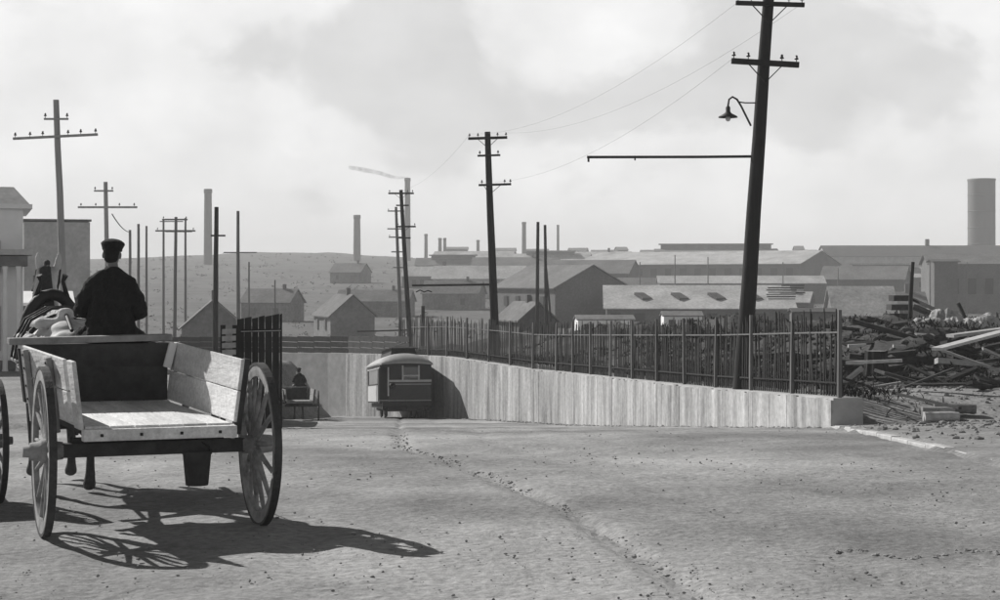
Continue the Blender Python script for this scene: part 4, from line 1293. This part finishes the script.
# ------------------------------------------------------------------ driver
def make_driver():
    t = thing('person', 'driver in black coat and flat cap seated on the near cart, back turned', 'person')
    # body: one continuous figure, seat at z=0
    hd = Vector((-.02, .07, .80))
    body = [
        [((0, .02, .10), (.17, .13, .11)), ((0, .01, .28), (.15, .115, .10)), ((0, .03, .45), (.15, .11, .10)), ((0, .035, .55), (.12, .085, .06)), ((0, .05, .63), (.06, .06, .04)), ((-.01, .06, .71), .055)],
        [((hd.x, hd.y - .012, hd.z + .03), (.078, .098, .10)), ((hd.x, hd.y + .01, hd.z - .02), (.068, .085, .09)), ((hd.x, hd.y + .035, hd.z - .075), (.05, .05, .035))],
        [((hd.x, hd.y + .10, hd.z - .0), .016), ((hd.x, hd.y + .115, hd.z - .025), .018)],
        [((hd.x - .08, hd.y - .01, hd.z - .005), (.012, .022, .034))], [((hd.x + .08, hd.y - .01, hd.z - .005), (.012, .022, .034))],
    ]
    for s in (-1, 1):
        sh = Vector((s * .185, .02, .545)); el = Vector((s * .265, .05, .31)); wr = Vector((s * .13, .32, .27))
        body.append([(sh, .05), (sh.lerp(el, .6), .048), (el, .047), (el.lerp(wr, .4), .045), (wr, .032)])
        pm = wr + Vector((-s * .02, .06, -.005))
        body.append([(wr, (.032, .03, .03)), (pm, (.042, .04, .025))])
        for k in range(4):
            b0 = pm + Vector((s * (.03 - .02 * k), .03, .005)); b1 = b0 + Vector((-s * .004, .04 - .004 * abs(k - 1), -.01)); b2 = b1 + Vector((0, .0, -.035)); b3 = b2 + Vector((0, -.03, -.008))
            body.append([(b0, .0105), (b1, .010), (b2, .0095), (b3, .0085)])
        body.append([(pm + Vector((-s * .03, -.02, .012)), .013), (pm + Vector((-s * .05, .02, .012)), .0115), (pm + Vector((-s * .045, .05, .0)), .010)])
        hp = Vector((s * .10, .02, .09)); kn = Vector((s * .16, .44, .10)); an = Vector((s * .15, .52, -.36))
        body.append([(hp, .10), (hp.lerp(kn, .5), .085), (kn, .065), (kn.lerp(an, .35), .062), (an, .04)])
        body.append([(an, .042), (an + Vector((0, .02, -.06)), .045), (an + Vector((s * .02, .17, -.08)), (.04, .05, .03))])
    organic('body', body, 'skin', t, voxel=.0075, smooth=3)
    # coat
    coat = [
        [((.02, -.01, .03), (.31, .20, .06)), ((0.01, .0, .14), (.255, .18, .10)), ((0, .0, .30), (.195, .145, .10)), ((0, .02, .46), (.21, .145, .10)), ((0, .03, .55), (.175, .12, .075)), ((0, .045, .63), (.09, .085, .04)), ((0, .05, .675), (.072, .075, .022))],
        [((-.28, .06, .02), (.10, .16, .05)), ((-.20, .1, .10), (.11, .18, .06))], [((.28, .08, .02), (.11, .17, .05)), ((.20, .1, .10), (.11, .18, .06))],
    ]
    for s in (-1, 1):
        sh = Vector((s * .19, .02, .54)); el = Vector((s * .275, .04, .30)); wr = Vector((s * .15, .29, .27))
        coat.append([(Vector((s * .06, .035, .63)), (.065, .08, .04)), (sh + Vector((-s * .03, 0, .0)), (.075, .09, .065)), (sh.lerp(el, .5), .08), (el, .075), (el.lerp(wr, .5), .064), (wr, .05)])
    c_ = organic('coat', coat, 'coat', t, voxel=.014, smooth=4)
    tx = bpy.data.textures.new('cloth_folds', 'CLOUDS'); tx.noise_scale = .07
    dm = c_.modifiers.new('folds', 'DISPLACE'); dm.texture = tx; dm.strength = .045; dm.mid_level = .5
    tr = []
    for s in (-1, 1):
        hp = Vector((s * .10, .06, .09)); kn = Vector((s * .16, .45, .10)); an = Vector((s * .15, .52, -.30))
        tr.append([(hp, .12), (kn, .085), (kn.lerp(an, .5), .078), (an, .07)])
    organic('trousers', tr, 'trousers', t, voxel=.014, smooth=3)
    bt = []
    for s in (-1, 1):
        an = Vector((s * .15, .52, -.36))
        bt.append([(an + Vector((0, 0, .05)), .055), (an + Vector((0, .0, -.05)), .055), (an + Vector((s * .02, .17, -.08)), (.05, .06, .04))])
    organic('boots', bt, 'boot', t, voxel=.012, smooth=2)
    hair = [[((hd.x, hd.y - .045, hd.z + .03), (.082, .075, .06)), ((hd.x, hd.y - .05, hd.z - .04), (.068, .058, .04))]]
    organic('hair', hair, 'cap', t, voxel=.01, smooth=2)
    cap = [[((hd.x, hd.y - .01, hd.z + .055), (.098, .115, .045)), ((hd.x + .005, hd.y - .01, hd.z + .098), (.118, .135, .034)), ((hd.x, hd.y + .01, hd.z + .118), (.095, .11, .03))]]
    cp = organic('flat_cap', cap, 'cap', t, voxel=.01, smooth=3)
    mb = MB()
    for k in range(13):
        a = math.pi * k / 12
        for r_, dz in ((1.0, 0), (1.45, -.012)):
            mb.v.append((hd.x + .085 * math.cos(a) * (1 if r_ == 1 else 1.02), hd.y + .04 + .08 * math.sin(a) * r_, hd.z + .058 + dz * math.sin(a)))
    n0 = len(mb.v)
    mb.v += [(x, y, z - .008) for x, y, z in mb.v]
    for k in range(12):
        q = (2 * k, 2 * k + 1, 2 * k + 3, 2 * k + 2)
        mb.f.append(q); mb.f.append(tuple(i + n0 for i in q[::-1]))
        mb.f.append((2 * k + 1, 2 * k + 1 + n0, 2 * k + 3 + n0, 2 * k + 3))
        mb.smooth += [False] * 3
    mb.build('peak', 'cap', cp)
    return t
driver = make_driver()
def cart_pt(ct, l):
    return Matrix.Translation(ct.location) @ ct.rotation_euler.to_matrix().to_4x4() @ Vector(l)
SEAT = (-.14, 1.72, 1.56)
driver.location = cart_pt(cart, SEAT); driver.rotation_euler = (R(-6), R(2), R(4)); driver.scale = (1.02, 1.06, 1.08)

# ------------------------------------------------------------------ horse
def make_horse():
    t = thing('horse', 'pale grey draught horse in dark harness ahead of the near driver', 'horse')
    S = 1.17
    def V(x, y, z): return Vector((x, y, z)) * S
    b = [
        [(V(0, -.72, 1.20), (.27, .24, .27)), (V(0, -.45, 1.22), (.31, .28, .31)), (V(0, .0, 1.14), (.32, .28, .32)), (V(0, .42, 1.18), (.30, .27, .34)), (V(0, .70, 1.16), (.24, .18, .28))],
        [(V(0, .45, 1.42), (.13, .2, .12)), (V(0, .05, 1.38), (.16, .2, .08))],
        [(V(0, -.55, 1.40), (.20, .22, .12))],
        # neck
        [(V(0, .62, 1.30), (.17, .22, .24)), (V(0, .88, 1.55), (.125, .18, .20)), (V(0.02, 1.08, 1.80), (.10, .13, .15))],
        # head
        [(V(.02, 1.12, 1.90), (.105, .13, .12)), (V(.02, 1.26, 1.80), (.10, .12, .12)), (V(.02, 1.42, 1.62), (.075, .085, .085)), (V(.02, 1.52, 1.50), (.072, .075, .07))],
        [(V(-.06, 1.05, 1.97), .045), (V(-.075, 1.05, 2.04), (.045, .03, .05)), (V(-.08, 1.06, 2.11), .022)],
        [(V(.10, 1.05, 1.97), .045), (V(.115, 1.05, 2.04), (.045, .03, .05)), (V(.12, 1.06, 2.11), .022)],
    ]
    for s in (-1, 1):
        off = .06 * s
        b.append([(V(s * .16, -.62, 1.05), (.15, .22, .24)), (V(s * .18, -.55 + off, .78), (.10, .13, .12)), (V(s * .18, -.80 + off, .56), (.062, .075, .075)), (V(s * .18, -.78 + off, .30), .046), (V(s * .18, -.76 + off, .14), .055), (V(s * .18, -.70 + off, .06), (.072, .085, .06))])
        b.append([(V(s * .17, .58, 1.0), (.12, .16, .2)), (V(s * .17, .56 - off, .72), .085), (V(s * .17, .58 - off, .48), .062), (V(s * .17, .57 - off, .28), .045), (V(s * .17, .57 - off, .14), .052), (V(s * .17, .62 - off, .06), (.072, .085, .06))])
    hb = organic('body', b, 'horse', t, voxel=.02, smooth=5)
    hb.data.materials.append(MATS['mane'])
    for p in hb.data.polygons:
        c_ = p.center
        if c_.z < .86 + .1 * math.sin(c_.y * 9) and c_.z < 1.0: p.material_index = 1
    # mane and tail
    mn = []
    p_ = random.Random(4)
    for k in range(26):
        f = k / 25
        a = V(0, .55, 1.55).lerp(V(.01, 1.0, 1.97), f)
        s = -1
        mn.append([(a, .035), (a + Vector((s * .10, -.05, -.02)), .030), (a + Vector((s * (.16 + .04 * p_.random()), -.10 - .05 * p_.random(), -.22)), .012)])
    mn.append([(V(.01, 1.08, 2.02), .04), (V(.02, 1.22, 1.98), .03), (V(.02, 1.30, 1.86), .012)])
    organic('mane', mn, 'mane', t, voxel=.014, smooth=2)
    organic('tail', [[(V(0, -.94, 1.36), .05), (V(0, -1.04, 1.22), .07), (V(.02, -1.07, .9), .075), (V(.02, -1.05, .55), .03)]], 'mane', t, voxel=.018, smooth=2)
    # harness
    def ring(cy, cz, rx, rz, r, lean, m, nm, tz=0):
        pts = []
        for k in range(25):
            a = 2 * math.pi * k / 24
            pts.append(V(rx * math.cos(a), cy + lean * math.sin(a), cz + rz * math.sin(a)))
        MB().tube(pts, r, 8, cap=False).build(nm, m, t)
    ring(.70, 1.30, .25, .42, .065, .0 - .12, 'leather', 'collar')
    for s in (-1, 1):
        MB().tube([V(s * .22, .80, .98), V(s * .29, .72, 1.30), V(s * .15, .62, 1.68), V(s * .10, .58, 1.84), V(s * .12, .56, 1.90)], [.025, .03, .03, .022, .035], 8).build('hame', 'leather', t)
        MB().tube([V(s * .30, .74, 1.18), V(s * .345, .1, 1.06), V(s * .33, -.6, 1.02), V(s * .30, -1.2, .95)], .022, 6).build('trace', 'leather', t)
        MB().tube([V(s * .30, -.3, 1.33), V(s * .27, -.7, 1.36), V(s * .22, -.96, 1.15), V(0, -1.02, 1.05)], .02, 6).build('breeching', 'leather', t)
    ring(.10, 1.15, .335, .345, .022, 0, 'leather', 'girth')
    ring(-.35, 1.23, .33, .32, .018, 0, 'leather', 'back_strap')
    MB().tube([V(0, .45, 1.57), V(0, 0, 1.50), V(0, -.5, 1.55), V(0, -.9, 1.42)], .02, 6).build('crupper', 'leather', t)
    for s in (-1, 1):
        MB().tube([V(.02 + s * .11, 1.05, 1.95), V(.02 + s * .115, 1.22, 1.82), V(.02 + s * .085, 1.46, 1.58)], .013, 6).build('bridle_strap', 'leather', t)
        MB().box(V(.02 + s * .12, 1.22, 1.86), (.012, .11, .09)).build('blinker', 'leather', t)
    # rolled pale blanket over the withers
    bl = []
    for k in range(9):
        y = .40 - k * .11
        for x, z in ((-.30, 1.33), (-.2, 1.47), (0, 1.54), (.2, 1.47), (.30, 1.33)):
            bl.append([(V(x, y + random.uniform(-.02, .02), z + random.uniform(-.01, .03)), (.09, .06, .06))])
        bl.append([(V(-.30, y, 1.33), (.06, .07, .06)), (V(-.37, y, 1.12 + .05 * random.random()), (.03, .06, .05))])
        bl.append([(V(-.2, y, 1.47), (.1, .07, .06)), (V(.2, y, 1.47), (.1, .07, .06))])
    organic('blanket', bl, 'blanket', t, voxel=.022, smooth=3)
    for y in (.22, -.06, -.3):
        pts = [V(-.40, y, 1.15), V(-.375, y, 1.32), V(-.28, y, 1.50), V(-.1, y, 1.60), V(.1, y, 1.61), V(.28, y, 1.50)]
        MB().tube(pts, .017, 6).build('strap', 'leather', t)
    return t
horse = make_horse()
HORSE_L = (-.36, 3.75, 0)
horse.location = cart_pt(cart, HORSE_L); horse.location.z = 0
horse.rotation_euler = (0, 0, R(21))

# reins
hm = lambda l: Matrix.Translation(horse.location) @ horse.rotation_euler.to_matrix().to_4x4() @ Vector(l)
dm_ = lambda l: Matrix.Translation(driver.location) @ driver.rotation_euler.to_matrix().to_4x4() @ Vector(l)
for s, lab in ((-1, 'left rein running from the driver hand to the horse head'), (1, 'right rein running from the driver hand to the horse head')):
    a = dm_((s * .12, .40, .25)); b2 = hm((s * .12, 1.1 * .65, 1.9)); c3 = hm((.02 + s * .10, 1.1 * 1.4, 1.1 * 1.6))
    mid_ = (a + b2) / 2 + Vector((0, 0, -.06))
    tag(MB().tube([a, mid_, b2, c3], .009, 6).build('rein', 'leather'), lab, 'rein', 'reins of the near horse')

# ------------------------------------------------------------------ other carts
c2 = copy_tree(cart)
tag(c2, 'small far cart with driver going down the cutting left of the streetcar', 'cart')
c2.location = (W(300, 0, 75).x, 75, float(road_z(75.0))); c2.rotation_euler = (R(-4), 0, R(7)); c2.scale = (.86, .86, .9)
for ch in c2.children:
    if ch.name.startswith(('side_board', 'floor_plank', 'rear_board', 'tail_sill', 'lit_corner_post')):
        ch.material_slots[0].link = 'OBJECT'; ch.material_slots[0].material = MATS['cart_wood']
d2 = copy_tree(driver)
tag(d2, 'distant driver seated on the far cart left of the streetcar', 'person')
d2.location = c2.location + Vector((-.2, 1.5, 1.32)); d2.rotation_euler = (0, 0, R(8)); d2.scale = (.95, .95, .95)
h2 = copy_tree(horse)
tag(h2, 'distant horse hidden in front of the far cart', 'horse')
h2.location = c2.location + Vector((-.45, 3.3, 0)); h2.location.z = float(road_z(h2.location.y)); h2.rotation_euler = (R(-4), 0, R(7)); h2.scale = (.88, .88, .88)
c3 = copy_tree(cart)
tag(c3, 'dark cart mostly outside the left edge, one wheel showing', 'cart')
c3.scale = (.86, .86, .84)
c3.location = (-5.62, 16.45, 0); c3.rotation_euler = (0, 0, R(24))

# ------------------------------------------------------------------ haze
hz = MB().box((0, 1080, 15), (3100, 2300, 78)).build('haze', None)
hm_ = bpy.data.materials.new('haze'); hm_.use_nodes = True
nt = hm_.node_tree
for n in list(nt.nodes):
    if n.type == 'BSDF_PRINCIPLED': nt.nodes.remove(n)
pv = nt.nodes.new('ShaderNodeVolumePrincipled')
pv.inputs['Color'].default_value = (.92, .92, .92, 1)
pv.inputs['Density'].default_value = HAZE = 0.0005
pv.inputs['Anisotropy'].default_value = 0.0
nt.links.new(pv.outputs[0], nt.nodes['Material Output'].inputs['Volume'])
hz.data.materials.append(hm_)
tag(hz, 'thin smoky haze over the valley', None, kind='stuff')
